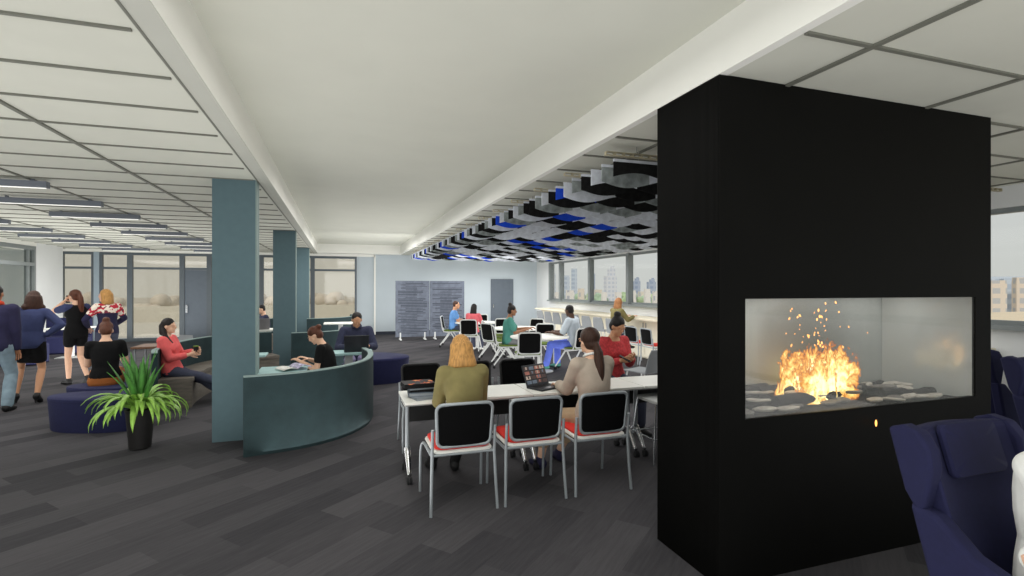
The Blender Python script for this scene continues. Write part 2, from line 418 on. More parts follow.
# glazed front at the back left
FT = CZ - 0.09
edges = [62, 95.5, 101, 131, 183, 210, 234, 262, 290, 313, 357]
n0 = len(ys)
xs = [pX(e, YB) for e in edges]
cnt = n0
struct('trim_9', MB().box(((pX(95.5, YB) + pX(101, YB)) / 2, YB, FT / 2), (pX(101, YB) - pX(95.5, YB), 0.16, FT)), M['post_blue'])
for i in range(len(xs) - 1):
    if i == 1: continue
    x0, x1 = xs[i], xs[i + 1]
    b = MB(); w = 0.07
    for x in (x0 + w / 2, x1 - w / 2): b.box((x, YB, FT / 2), (w, 0.12, FT))
    b.box(((x0 + x1) / 2, YB, FT - 0.04), (x1 - x0 - 2 * w, 0.12, 0.08))
    b.box(((x0 + x1) / 2, YB, 2.33), (x1 - x0 - 2 * w, 0.12, 0.07))
    b.box(((x0 + x1) / 2, YB, 0.05), (x1 - x0 - 2 * w, 0.12, 0.1))
    f = struct('window_%d' % cnt, b, M['frame_grey']); cnt += 1
    if i == 4:
        d = struct('door_2', MB().box(((x0 + x1) / 2, YB, 1.19), (x1 - x0 - 2 * w, 0.05, 2.2)), M['door_grey'])
        struct('door_handle', MB().box((x0 + w + 0.07, YB - 0.06, 1.02), (0.06, 0.06, 0.26)), M['chrome'], d)
        struct('pane', MB().box(((x0 + x1) / 2, YB, 2.58), (x1 - x0 - 2 * w, 0.01, 0.42)), M['glass_beige'], f)
    else:
        struct('pane', MB().box(((x0 + x1) / 2, YB, FT / 2 + 0.02), (x1 - x0 - 2 * w, 0.01, FT - 0.2)), M['glass_beige'], f)
# glazed partition and white return wall on the far left
XP = -7.75
struct('wall_left', MB().box((XP - 0.08, (17.1 + 18.5) / 2, CZ / 2), (0.16, 1.4, CZ)), M['wall_white'])
struct('wall_left.001', MB().box(((XLL + XP) / 2 - 0.1, YB + 0.05, CZ / 2), (XP - XLL - 0.8, 0.12, CZ)), M['wall_white'])
struct('trim_10', MB().box((XP - 0.06, (17.1 + 6) / 2, CZ - 0.05), (0.14, 11.1, 0.1)), M['fascia'])
for k in range(5):
    y1 = 17.1 - 2.2 * k; y0 = y1 - 2.2
    b = MB(); w = 0.08
    for y in (y0 + w / 2, y1 - w / 2): b.box((XP - 0.06, y, (CZ - 0.1) / 2), (0.12, w, CZ - 0.1))
    for z in (0.06, 2.33, CZ - 0.15): b.box((XP - 0.06, (y0 + y1) / 2, z), (0.12, y1 - y0 - 2 * w, 0.09))
    if k == 0: b.box((XP - 0.06, y1 - 0.3, (CZ - 0.1) / 2), (0.1, 0.05, CZ - 0.25))
    f = struct('window_%d' % cnt, b, M['mullion']); cnt += 1
    struct('pane', MB().box((XP - 0.06, (y0 + y1) / 2, (CZ - 0.1) / 2), (0.01, y1 - y0 - 2 * w, CZ - 0.35)), M['glass_smoke'], f)
struct('wall_left.002', MB().box((XLL, (6 + YB) / 2, CZ / 2), (0.15, YB - 6, CZ)), M['wall_white'])
struct('wall_left.003', MB().box((XLL, (Y0 + 6) / 2, CZ / 2), (0.15, 6 - Y0, CZ)), M['wall_white'])

# ------------------------------------------------------------------ teal fins
fin_lab = ['nearest and tallest teal blade column, beside the curved booth wall', 'middle teal blade column behind the nearest one', 'farthest and smallest teal blade column toward the back']
for i, y in enumerate((6.37, 11.72, 16.6)):
    o = empty('blade_column', (-1.125, y, 0)); tag(o, fin_lab[i], 'column', 'teal blade columns')
    MB().box((0, 0.115, CZ / 2), (0.43, 0.2, CZ - 0.004)).build('column_face', M['teal'], o)
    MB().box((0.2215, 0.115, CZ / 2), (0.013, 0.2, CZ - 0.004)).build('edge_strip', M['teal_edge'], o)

# ------------------------------------------------------------------ booths
def curve_wall(path, th, h, mb, m_side=0):
    P = catmull(path, 8); L = []; R = []
    for i, p in enumerate(P):
        t = (P[min(i + 1, len(P) - 1)] - P[max(i - 1, 0)]).normalized(); n = V((t.y, -t.x, 0))
        R.append(p + n * th / 2); L.append(p - n * th / 2)
    rings = [[V((a.x, a.y, 0)), V((c.x, c.y, 0)), V((c.x, c.y, h)), V((a.x, a.y, h))] for a, c in zip(L, R)]
    mb.loft(rings, m_side); return L, R
def cap_strip(L, R, z, mb):
    rings = [[V((a.x, a.y, z)), V((c.x, c.y, z)), V((c.x, c.y, z + 0.012)), V((a.x, a.y, z + 0.012))] for a, c in zip(L, R)]
    mb.loft(rings)
bpath = [(-0.93, 5.76, 0), (-0.42, 5.88, 0), (-0.02, 6.14, 0), (0.25, 6.55, 0), (0.36, 6.98, 0), (0.39, 7.45, 0), (0.33, 7.95, 0)]
booth_lab = ['dark teal curved booth wall in front of the nearest blade column', 'teal curved booth wall beginning at the middle blade column', 'small far teal booth wall beginning at the farthest blade column']
for i, dy in enumerate((0, 5.3, 10.3)):
    o = empty('booth_wall', (0, dy, 0)); tag(o, booth_lab[i], 'booth', 'curved teal booth walls')
    mb = MB(); L, R = curve_wall(bpath, 0.07, 0.8, mb); mb.build('wall_panel', M['teal_dark'], o, smooth=True)
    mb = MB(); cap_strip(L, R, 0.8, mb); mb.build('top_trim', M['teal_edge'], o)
    if i == 0:
        mb = MB(); e = V((0.33, 7.95, 0))
        rings = [[V((0.30, 7.9, z0)), V((0.36, 7.9, z0)), V((0.36, 7.98, z0)), V((0.30, 7.98, z0))] for z0 in (0.0, 0.812)]
        mb.loft(rings); mb.build('end_post', M['teal_edge'], o)
# far-side booth behind the planter, with an inner bench
lpath = [(-2.34, 7.95, 0), (-2.46, 8.4, 0), (-2.49, 9.0, 0), (-2.43, 9.7, 0), (-2.22, 10.35, 0), (-1.8, 10.85, 0), (-1.3, 11.1, 0)]
for i, dy in enumerate((0, 5.2)):
    o = empty('booth_wall', (0, dy, 0)); tag(o, ['teal curved booth back behind the woman in the coral top', 'distant teal booth back seen between the first two blade columns'][i], 'booth', 'curved teal booth walls')
    mb = MB(); L, R = curve_wall(lpath, 0.07, 0.83, mb); mb.build('wall_panel', M['teal_dark'], o, smooth=True)
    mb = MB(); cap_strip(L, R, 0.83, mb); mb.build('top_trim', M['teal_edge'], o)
    bo = empty('booth_bench', (0, dy, 0)); tag(bo, ['grey brown curved bench under the woman in the coral top', 'distant grey brown bench seen between the first two blade columns'][i], 'bench', 'curved booth benches')
    P = catmull(lpath, 8)[6:]
    def shell(mb, o0, o1, z0, z1):
        rings = []
        for k, p in enumerate(P):
            t = (P[min(k + 1, len(P) - 1)] - P[max(k - 1, 0)]).normalized(); n = V((t.y, -t.x, 0))
            a, c = p + n * o0, p + n * o1
            rings.append([V((a.x, a.y, z0)), V((c.x, c.y, z0)), V((c.x, c.y, z1)), V((a.x, a.y, z1))])
        mb.loft(rings)
    mb = MB(); shell(mb, 0.04, 0.44, 0, 0.37); mb.build('bench_base', M['bench_grey'], bo)
    mb = MB(); shell(mb, 0.04, 0.46, 0.372, 0.42); mb.build('seat_pad', M['bench_grey'], bo)
# bench inside the near booth (the woman with the bun sits on it)
bo = empty('booth_bench', (0.0, 7.3, 0)); tag(bo, 'low bench inside the near booth under the woman with the bun', 'bench')
MB().box((0.02, 0, 0.19), (0.46, 0.9, 0.37)).build('bench_base', M['bench_grey'], bo, bevel=0.01)
MB().box((0.02, 0, 0.4), (0.46, 0.92, 0.05)).build('seat_pad', M['navy'], bo, bevel=0.015)
# desk inside the near booth
o = empty('booth_desk', (-0.66, 6.62, 0)); tag(o, 'pale teal topped desk inside the near booth with an open magazine', 'desk')
MB().box((0, 0, 0.705), (0.54, 0.8, 0.03)).build('desktop', M['teal_light'], o, bevel=0.005)
for s in (-1, 1): MB().box((0.1, s * 0.25, 0.345), (0.07, 0.07, 0.688)).build('leg', M['white_frame'], o)
# table of the man with the laptop
def post_table(loc, w, d, lab, top='teal_light', h=0.72, rz=0):
    o = empty('pedestal_table', (loc[0], loc[1], 0), rz); tag(o, lab, 'table')
    MB().box((0, 0, h - 0.018), (w, d, 0.036)).build('tabletop', M[top], o, bevel=0.006)
    MB().box((0, 0, (h - 0.036) / 2 + 0.01), (0.12, 0.1, h - 0.056)).build('post', M['white_frame'], o, bevel=0.01)
    MB().box((0, 0, 0.01), (0.5, 0.4, 0.02)).build('base_plate', M['white_frame'], o, bevel=0.005)
    return o
post_table((0.12, 8.32), 0.70, 0.46, 'pale teal table on a white post before the man with a laptop')
post_table((-1.36, 8.95), 0.5, 0.36, 'pale table top just left of the middle blade column, near the bench', h=0.66)
post_table((-1.75, 13.5), 0.9, 0.6, 'pale table top in the far booth, seen between the first two blade columns', top='white_lam', h=0.72)
post_table((0.0, 15.35), 0.9, 0.6, 'white table top far behind the woman with the bun', top='white_lam', h=0.72)

# navy cloud stools
def cloud(R, bump, n, ph):
    P = []
    for k in range(72):
        a = 2 * PI * k / 72; r = R * (1 + bump * math.cos(n * (a - ph))); P.append((r * math.cos(a), r * math.sin(a)))
    return P
def cloud_stool(loc, R, lab, bump=0.1, n=3, ph=0.4, h=0.45, flat=1.0):
    o = empty('cloud_ottoman', (loc[0], loc[1], 0), -A); o.scale = (1, flat, 1); tag(o, lab, 'ottoman', 'navy cloud ottomans')
    P = cloud(R, bump, n, ph)
    prof = [(0.93, 0.0), (0.945, 0.02), (0.99, h - 0.07), (1.0, h - 0.035)]
    mb = MB(); mb.loft([[V((x * s, y * s, z)) for x, y in P] for s, z in prof]); mb.build('side', M['navy'], o, smooth=True)
    mb = MB(); mb.loft([[V((x * s, y * s, z)) for x, y in P] for s, z in ((1.0, h - 0.034), (0.995, h - 0.012), (0.97, h), (0.5, h + 0.004))]); mb.build('seat', M['navy'], o, smooth=True)
    return o
cloud_stool((-2.78, 7.52), 0.58, 'large navy ottoman in front, beside the potted plant', h=.40, flat=.5, bump=.03, n=2, ph=0)
cloud_stool((-2.98, 8.24), 0.47, 'navy ottoman under the seated woman in black, behind the large one', bump=.03, n=2, ph=0, h=.40, flat=.58)
cloud_stool((0.62, 9.75), 0.55, 'navy ottoman to the right of the man with the laptop', ph=0.0)
cloud_stool((0.0, 14.1), 0.55, 'distant navy ottoman beyond the bun of the seated woman', ph=0.9)
# far-left meeting table and navy seats
post_table((-6.25, 15.3), 0.8, 0.7, 'small white table behind the standing women on the far left', top='white_lam', h=0.74)
def box_seat(loc, rz, lab):
    o = empty('upholstered_bench', (loc[0], loc[1], 0), rz); tag(o, lab, 'seat', 'navy booth seats')
    MB().box((0, 0, 0.22), (1.0, 0.55, 0.44)).build('seat', M['navy'], o, bevel=0.03)
    MB().box((0, 0.3, 0.46), (1.0, 0.1, 0.9)).build('backrest', M['navy'], o, bevel=0.03)
box_seat((-6.85, 16.4), 0.0, 'navy high-backed bench behind the small white table, far left')
box_seat((-6.85, 14.3), PI, 'navy high-backed bench in front of the small white table, far left')

# potted plant
def plant(loc):
    o = empty('potted_plant', loc); tag(o, 'green leafy plant in a dark tapered pot beside the navy ottoman', 'plant')
    MB().lathe([(0.085, 0), (0.1, 0.012), (0.13, 0.38), (0.14, 0.42), (0.125, 0.42), (0.118, 0.39)], seg=28).build('pot', M['pot'], o, smooth=True)
    MB().lathe([(0.117, 0.36), (0.117, 0.392), (0.02, 0.4)], seg=20).build('soil', M['soil'], o)
    rnd = random.Random(4)
    def blade(az, L, rise, droop, w, twist=0.0):
        mb = MB(); n = 9; rings = []
        d = V((math.cos(az), math.sin(az), 0)); s = V((-d.y, d.x, 0)); pos = V((d.x * 0.03, d.y * 0.03, 0.4)); ang = rise
        for i in range(n + 1):
            t = i / n
            ww = w * (0.45 + 1.9 * t * (1 - t) ** 0.7) * (1 - t ** 4) + 0.0012
            up = d * (-math.sin(ang)) + V((0, 0, math.cos(ang)))
            rings.append([pos - s * ww + up * ww * 0.35, pos - up * 0.002, pos + s * ww + up * ww * 0.35, pos + up * 0.002])
            pos = pos + (d * math.cos(ang) + V((0, 0, math.sin(ang)))) * (L / n); ang -= droop / n * (0.5 + 1.0 * t)
        mb.loft(rings); return mb
    for k in range(68):
        az = k * 2.39996 + rnd.uniform(-.2, .2); t = k / 68
        rise = math.radians(rnd.uniform(30, 70)); L = rnd.uniform(0.38, 0.58); dr = rnd.uniform(2.3, 3.1)
        blade(az, L, rise, dr, rnd.uniform(0.024, 0.034)).build('leaf', M['leaf'], o, smooth='all')
    for k in range(16):
        az = k * 2.39996; blade(az, rnd.uniform(0.5, 0.68), math.radians(rnd.uniform(64, 88)), rnd.uniform(0.1, 0.45), 0.036).build('leaf', M['leaf_dark'], o, smooth='all')
plant((-2.02, 6.42, 0))

# ------------------------------------------------------------------ ceiling lights
n = 0
for ci, (x1, nrow, y0, first) in enumerate(((-3.1, 9, 7.08, 0), (-5.45, 9, 7.08, 0))):
    for k in range(nrow):
        y = y0 + 1.375 * k
        o = empty('linear_light', (x1 - 0.59, y, CZ - 0.085))
        tag(o, '%s bar light from the front in the %s row of the left ceiling' % (ordinal(k + 1), ['right-hand', 'left-hand'][ci]), 'ceiling light', 'linear ceiling lights')
        MB().box((0, 0, 0.02), (1.18, 0.085, 0.07)).build('housing', M['light_house'], o)
        MB().box((0, 0, -0.0185), (1.14, 0.022, 0.006)).build('diffuser', M['light_glow'], o)
        for s in (-0.45, 0.45): MB().box((s, 0, 0.066), (0.03, 0.03, 0.024)).build('mount', M['light_house'], o)

# ------------------------------------------------------------------ felt baffle ceiling
rnd = random.Random(11)
X0, X1, NP = 2.25, 7.2, 10
pw = (X1 - X0) / NP
felts = [M['felt_black'], M['felt_light'], M['felt_grey'], M['felt_blue']]
ybs = [3.95 + 0.21 * k for k in range(65)]
cache = {}
def felt_mesh(kind, shape, w0):
    key = (kind, shape)
    if key in cache: return cache[key]
    mb = MB(); N = 10; rings = []
    for i in range(N + 1):
        t = i / N; x = (t) * pw
        zb = -0.13 - (0.045 if shape else -0.045) * math.sin(PI * t)
        rings.append([V((x, -0.006, zb)), V((x, 0.006, zb)), V((x, 0.006, 0)), V((x, -0.006, 0))])
    mb.loft(rings); cache[key] = mb.mesh('felt_panel', [felts[kind]]); return cache[key]
clip_me = None
for r, y in enumerate(ybs):
    o = empty('felt_baffle', (X0, y, 2.80))
    tag(o, 'wavy hanging felt baffle of black, grey and blue panels, %s row from the fireplace end' % ordinal(r + 1), 'ceiling baffle', 'hanging felt ceiling baffles')
    off = r % 2
    for k in range(NP):
        sh = (k + off) % 2
        q = rnd.random()
        if sh: kind = 0 if q < 0.36 else 1 if q < 0.74 else 2 if q < 0.92 else 3
        else: kind = 1 if q < 0.42 else 0 if q < 0.78 else 2
        if k == 0: kind = (0, 2, 1, 0, 2, 1, 3, 0, 1, 2, 0)[r % 11]
        p = bpy.data.objects.new('felt_panel', felt_mesh(kind, sh, pw)); col.objects.link(p); p.parent = o; p.location = (k * pw, 0, 0)
    if r == 0:
        carrier = MB().box(((X1 - X0) / 2, 0, 0.012), (X1 - X0, 0.02, 0.024)).build('carrier', M['felt_light'], o).data
        mb = MB()
        for i in range(4): mb.tube([(0.25 + 1.45 * i, 0, 0.02), (0.25 + 1.45 * i, 0, CZ - 2.80)], 0.003, 5)
        wire_me = mb.mesh('hanger', [M['wire']])
    else:
        p = bpy.data.objects.new('carrier', carrier); col.objects.link(p); p.parent = o
    p = bpy.data.objects.new('hanger', wire_me); col.objects.link(p); p.parent = o
rail_me = None
for k in range(16):
    y = 3.79 + 0.84 * k
    o = empty('baffle_rail', (X0 - 0.13, y + 0.065, 2.83)); tag(o, 'perforated metal rail carrying the felt baffles, %s rail from the fireplace end' % ordinal(k + 1), 'rail', 'perforated baffle rails')
    if rail_me is None:
        mb = MB(); L = X1 - X0 + 0.2
        mb.box((L / 2, 0, 0.02), (L, 0.04, 0.006)); mb.box((L / 2, 0, -0.008), (L, 0.04, 0.006))
        n = 60
        for i in range(n + 1): mb.box((i * L / n, 0, 0.006), (0.018 if i else 0.008, 0.03, 0.022))
        p = mb.build('rail', M['rail_metal'], o); rail_me = p.data
        mb = MB()
        for i in range(5): mb.tube([(0.3 + 1.15 * i, 0, 0.02), (0.3 + 1.15 * i, 0, CZ - 2.83)], 0.004, 6)
        p2 = mb.build('hanger', M['wire'], o); hang_me = p2.data
    else:
        for nm, me in (('rail', rail_me), ('hanger', hang_me)):
            p = bpy.data.objects.new(nm, me); col.objects.link(p); p.parent = o

# ------------------------------------------------------------------ fireplace
FX0, FX1, FY0, FY1 = 2.035, 4.391, 2.384, 2.985
GX0, GX1, GZ0, GZ1 = 2.218, 4.225, 0.94, 1.637
o = empty('fireplace', ((FX0 + FX1) / 2, (FY0 + FY1) / 2, 0)); tag(o, 'tall black floor-to-ceiling fireplace with a wide glass window', 'fireplace')
cx, cy = o.location.x, o.location.y
def loc(x, y, z): return (x - cx, y - cy, z)
mb = MB(); H = CZ - 0.003
t = 0.04
def fb(x0, x1, y0, y1, z0, z1, mb=None, m=0):
    (mb).box(loc((x0 + x1) / 2, (y0 + y1) / 2, (z0 + z1) / 2), (x1 - x0, y1 - y0, z1 - z0), m)
fb(FX0, GX0, FY0, FY1, 0, H, mb); fb(GX1, FX1, FY0, FY1, 0, H, mb)
fb(GX0, GX1, FY0, FY1, 0, GZ0 - 0.05, mb); fb(GX0, GX1, FY0, FY1, GZ1 + 0.03, H, mb)
fb(GX0, GX1, FY0, FY0 + t, GZ0 - 0.05, GZ0, mb); fb(GX0, GX1, FY0, FY0 + t, GZ1, GZ1 + 0.03, mb)
mb.build('casing', M['fire_black'], o)
mb = MB()
n = 60
for i in range(n): # fine ribs of the side cheek
    y = FY0 + 0.006 + (FY1 - FY0 - 0.012) * (i + 0.5) / n; mb.box(loc(FX0 - 0.002, y, H / 2), (0.004, 0.005, H - 0.01))
mb.build('ribbed_cheek', M['fire_black'], o)
def liner():
    m = bpy.data.materials.new('firebox_liner'); m.use_nodes = True; nt = m.node_tree; b = nt.nodes['Principled BSDF']
    b.inputs['Roughness'].default_value = 0.5
    tc = nt.nodes.new('ShaderNodeTexCoord'); n = nt.nodes.new('ShaderNodeTexNoise'); n.inputs['Scale'].default_value = 1.3
    r = nt.nodes.new('ShaderNodeValToRGB'); r.color_ramp.elements[0].position = 0.2; r.color_ramp.elements[1].position = 0.8
    r.color_ramp.elements[0].color = C(150, 154, 150); r.color_ramp.elements[1].color = C(172, 175, 170)
    nt.links.new(tc.outputs['Object'], n.inputs['Vector']); nt.links.new(n.outputs['Fac'], r.inputs['Fac'])
    # smoke darkening behind the fire, painted into the back panel colour
    mp = nt.nodes.new('ShaderNodeMapping'); mp.inputs['Location'].default_value = (-.28 * 1.5, 0, -1.27 * 2.2); mp.inputs['Scale'].default_value = (1.5, .01, 2.2)
    gr = nt.nodes.new('ShaderNodeTexGradient'); gr.gradient_type = 'SPHERICAL'
    nt.links.new(tc.outputs['Object'], mp.inputs['Vector']); nt.links.new(mp.outputs['Vector'], gr.inputs['Vector'])
    mm = nt.nodes.new('ShaderNodeMath'); mm.operation = 'MULTIPLY'; mm.inputs[1].default_value = .75; nt.links.new(gr.outputs['Fac'], mm.inputs[0])
    mx = nt.nodes.new('ShaderNodeMix'); mx.data_type = 'RGBA'; mx.inputs[7].default_value = C(70, 72, 68)
    nt.links.new(mm.outputs[0], mx.inputs[0]); nt.links.new(r.outputs['Color'], mx.inputs[6]); nt.links.new(mx.outputs[2], b.inputs['Base Color'])
    return m
M['liner'] = liner()
M['liner_gloss'] = mat('liner_gloss', (172, 175, 171), 0.1, 0.08, var=0.0)
mb = MB(); fb(GX0, GX1, FY1 - 0.03, FY1 - 0.001, GZ0 - 0.05, GZ1 + 0.03, mb); mb.build('back_panel', M['liner'], o)
mb = MB(); mb.add([loc(4.222, FY0 + 0.02, GZ0 - 0.04), loc(4.10, FY1 - 0.035, GZ0 - 0.04), loc(4.10, FY1 - 0.035, GZ1 + 0.025), loc(4.222, FY0 + 0.02, GZ1 + 0.025),
                  loc(4.224, FY0 + 0.02, GZ0 - 0.04), loc(4.224, FY1 - 0.035, GZ0 - 0.04), loc(4.224, FY1 - 0.035, GZ1 + 0.025), loc(4.224, FY0 + 0.021, GZ1 + 0.025)],
                 [(0, 1, 2, 3), (4, 7, 6, 5), (1, 5, 6, 2), (0, 3, 7, 4), (0, 4, 5, 1), (3, 2, 6, 7)])
mb.build('side_liner', M['liner_gloss'], o)
mb = MB(); fb(GX0, GX0 + 0.004, FY0 + 0.045, FY1 - 0.035, GZ0 - 0.04, GZ1 + 0.02, mb); mb.build('side_liner', M['liner'], o)
mb = MB(); fb(GX0 + 0.005, GX1 - 0.005, FY0 + 0.045, FY1 - 0.035, GZ0 - 0.049, GZ0 - 0.02, mb); mb.build('ember_tray', M['ember_bed'], o)
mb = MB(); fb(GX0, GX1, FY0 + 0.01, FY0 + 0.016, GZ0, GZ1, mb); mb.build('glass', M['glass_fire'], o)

# fire contents
zt = GZ0 - 0.018
def log(p, L, r, rz, tilt, lab):
    rn = random.Random(hash((p[0], L)) & 255)
    mb = MB(); n = 7; pts = [(-L / 2 + L * i / n, rn.uniform(-.01, .01), rn.uniform(-.006, .006)) for i in range(n + 1)]
    mb.tube(pts, [r * rn.uniform(.85, 1.05) for _ in pts], 12)
    o = mb.build('fire_log', M['wood_log'], smooth=True); o.location = p; o.rotation_euler = (0, tilt, rz); tag(o, lab, 'log')
log((2.55, 2.87, zt + 0.055), 0.62, 0.05, 0.05, 0, 'charred log at the left back of the firebox')
log((2.45, 2.72, zt + 0.045), 0.4, 0.042, -0.5, 0, 'short charred log at the left end of the firebox')
log((2.98, 2.62, zt + 0.045), 0.7, 0.045, 0.12, 0, 'charred log under the front of the flames')
log((3.05, 2.80, zt + 0.05), 0.6, 0.05, -0.15, 0, 'charred log under the back of the flames')
log((3.62, 2.75, zt + 0.04), 0.6, 0.038, 0.25, 0, 'thin charred log to the right of the flames')
log((3.85, 2.58, zt + 0.035), 0.4, 0.033, -0.2, 0, 'short charred log near the right end of the firebox')
rn = random.Random(5)
spots = []
for k in range(46):
    for _ in range(30):
        x, y = 2.3 + 1.7 * rn.random() ** .8, rn.uniform(2.48, 2.9)
        if all((x - a) ** 2 + ((y - c) * 1.6) ** 2 > 0.0075 for a, c in spots): break
    spots.append((x, y))
spots.sort()
for k, (x, y) in enumerate(spots):
    sx, sy, sz = rn.uniform(.055, .11), rn.uniform(.03, .05), rn.uniform(.006, .011)
    P = [(sx * rn.uniform(.8, 1.1) * math.cos(a), sy * rn.uniform(.8, 1.1) * math.sin(a)) for a in [2 * PI * i / 9 for i in range(9)]]
    mb = MB(); mb.loft([[V((u * s, v * s, z)) for u, v in P] for s, z in ((.85, -sz), (1, -sz * .4), (1, sz * .5), (.8, sz))])
    o = mb.build('ash_chip', M['ash'] if rn.random() < .7 else M['ash_dim'], bevel=0)
    o.location = (x, y, zt + sz + (0.055 if 2.6 < y < 2.84 else 0.012)); o.rotation_euler = (rn.uniform(-.1, .16), rn.uniform(-.1, .1), rn.uniform(-.35, .35))
    tag(o, 'pale burnt wood chip in the firebox, %s from the left end' % ordinal(k + 1), 'wood chip', 'burnt wood chips')

def flame_mat(seed, strength=2.3):
    m = bpy.data.materials.new('flame'); m.use_nodes = True; nt = m.node_tree
    nt.nodes.remove(nt.nodes['Principled BSDF']); out = nt.nodes['Material Output']
    def N(t, **k):
        n = nt.nodes.new(t)
        for a, v in k.items(): setattr(n, a, v)
        return n
    def mth(op, a, b=None):
        n = N('ShaderNodeMath', operation=op)
        for i, q in enumerate((a, b)):
            if q is None: continue
            if isinstance(q, (int, float)): n.inputs[i].default_value = q
            else: nt.links.new(q, n.inputs[i])
        return n.outputs[0]
    tc = N('ShaderNodeTexCoord'); sp = N('ShaderNodeSeparateXYZ'); nt.links.new(tc.outputs['Object'], sp.inputs[0])
    mp = N('ShaderNodeMapping'); mp.inputs['Scale'].default_value = (1.3, 1.3, 1.15); mp.inputs['Location'].default_value = (seed * 3.1, seed * 1.7, seed)
    nt.links.new(tc.outputs['Object'], mp.inputs['Vector'])
    n1 = N('ShaderNodeTexNoise'); n1.inputs['Scale'].default_value = 17; n1.inputs['Detail'].default_value = 7; n1.inputs['Roughness'].default_value = 0.68; n1.inputs['Distortion'].default_value = 0.6
    nt.links.new(mp.outputs['Vector'], n1.inputs['Vector'])
    n2 = N('ShaderNodeTexNoise'); n2.inputs['Scale'].default_value = 4.5; n2.inputs['Detail'].default_value = 2
    nt.links.new(mp.outputs['Vector'], n2.inputs['Vector'])
    xx = mth('POWER', mth('ABSOLUTE', mth('DIVIDE', sp.outputs['X'], 0.275)), 2.0)
    zz = mth('POWER', mth('ABSOLUTE', mth('DIVIDE', mth('SUBTRACT', sp.outputs['Z'], 0.07), 0.27)), 1.8)
    d = mth('ADD', xx, zz)
    f = mth('SUBTRACT', 1.02, d)
    f = mth('ADD', f, mth('MULTIPLY', mth('SUBTRACT', n1.outputs['Fac'], 0.5), 2.3))
    f = mth('ADD', f, mth('MULTIPLY', mth('SUBTRACT', n2.outputs['Fac'], 0.5), 1.5))
    r = N('ShaderNodeValToRGB'); e = r.color_ramp.elements
    e[0].position = 0.2; e[0].color = (0.35, 0.03, 0.0, 1); e[1].position = 1.0; e[1].color = (1.0, 0.86, 0.40, 1)
    for p, c in ((0.33, (0.85, 0.16, 0.012, 1)), (0.52, (1.0, 0.42, 0.06, 1)), (0.75, (1.0, 0.68, 0.2, 1))):
        x = e.new(p); x.color = c
    nt.links.new(f, r.inputs['Fac'])
    em = N('ShaderNodeEmission'); nt.links.new(r.outputs['Color'], em.inputs['Color'])
    st = mth('MULTIPLY', mth('MAXIMUM', mth('MINIMUM', f, 1.2), 0.3), strength); nt.links.new(st, em.inputs['Strength'])
    tr = N('ShaderNodeBsdfTransparent'); mx = N('ShaderNodeMixShader')
    al = N('ShaderNodeMapRange'); al.inputs['From Min'].default_value = 0.3; al.inputs['From Max'].default_value = 0.42; nt.links.new(f, al.inputs['Value'])
    nt.links.new(al.outputs['Result'], mx.inputs[0]); nt.links.new(tr.outputs[0], mx.inputs[1]); nt.links.new(em.outputs[0], mx.inputs[2]); nt.links.new(mx.outputs[0], out.inputs['Surface'])
    return m
fo = empty('fire', (3.12, 2.70, GZ0 - 0.01)); tag(fo, 'bright orange and yellow fire with flying sparks behind the glass', 'fire')
for i, dy in enumerate((-0.1, -0.02, 0.06, 0.13)):
    mb = MB(); n = 14; s = (1.0, 1.0, 0.92, 0.85)[i]
    rings = []
    for k in range(n + 1):
        x = -0.4 + 0.8 * k / n; w = 0.02 * math.sin(k * 0.9 + i * 1.7)
        rings.append((x, w))
    vs = []; fs = []
    for k, (x, w) in enumerate(rings): vs += [V((x, w, 0.0)), V((x, w + 0.03 * math.sin(k + i), 0.55))]
    for k in range(n): fs.append((2 * k, 2 * k + 2, 2 * k + 3, 2 * k + 1))
    mb.add(vs, fs)
    fl = mb.build('flame', flame_mat(i + 1), fo, smooth='all'); fl.location = ((0.0, 0.03, -0.04, 0.02)[i], dy, 0); fl.scale = (1.08 * s, 1, 1.28 * s)
for i, dx_ in enumerate((-0.12, 0.08)):
    mb = MB(); mb.add([(-0.16, 0, 0), (0.16, 0, 0), (0.16, 0.01, 0.4), (-0.16, 0.01, 0.4)], [(0, 1, 2, 3)])
    fl = mb.build('flame', flame_mat(i + 6), fo); fl.location = (dx_, 0, 0); fl.rotation_euler = (0, 0, PI / 2); fl.scale = (0.6, 1, 0.8)
M['spark'] = mat('spark', (255, 176, 92), 0.5, var=0, emit=2.2)
rn = random.Random(21)
for k in range(46):
    q = rn.random() ** 1.3; z = 0.36 + 0.32 * q; x = rn.gauss(0.0, 0.16) + 0.02
    mb = MB(); r = rn.uniform(.003, .0065); mb.ell((0, 0, 0), (r * .85, r * .85, r * rn.uniform(1.1, 2.2)), seg=6, rings=4)
    s = mb.build('spark', M['spark'], fo, smooth='all'); s.location = (x, rn.uniform(-.12, .1), z); s.rotation_euler = (rn.uniform(-.6, .6), rn.uniform(-.6, .6), 0)
MB().ell((0, 0, 0), (0.006, 0.006, 0.022), seg=8, rings=6).build('spark', M['spark'], fo, smooth='all').location = (3.22 - 3.12, FY0 - 0.03 - 2.70, 0.853 - GZ0)
# ------------------------------------------------------------------ furniture
def place(proto, used, loc, rz, label, group=None, cat=None):
    o = proto if not used[0] else dup(proto)
    used[0] = True
    o.location = (loc[0], loc[1], loc[2] if len(loc) > 2 else 0); o.rotation_euler = (0, 0, rz)
    tag(o, label, cat, group); return o

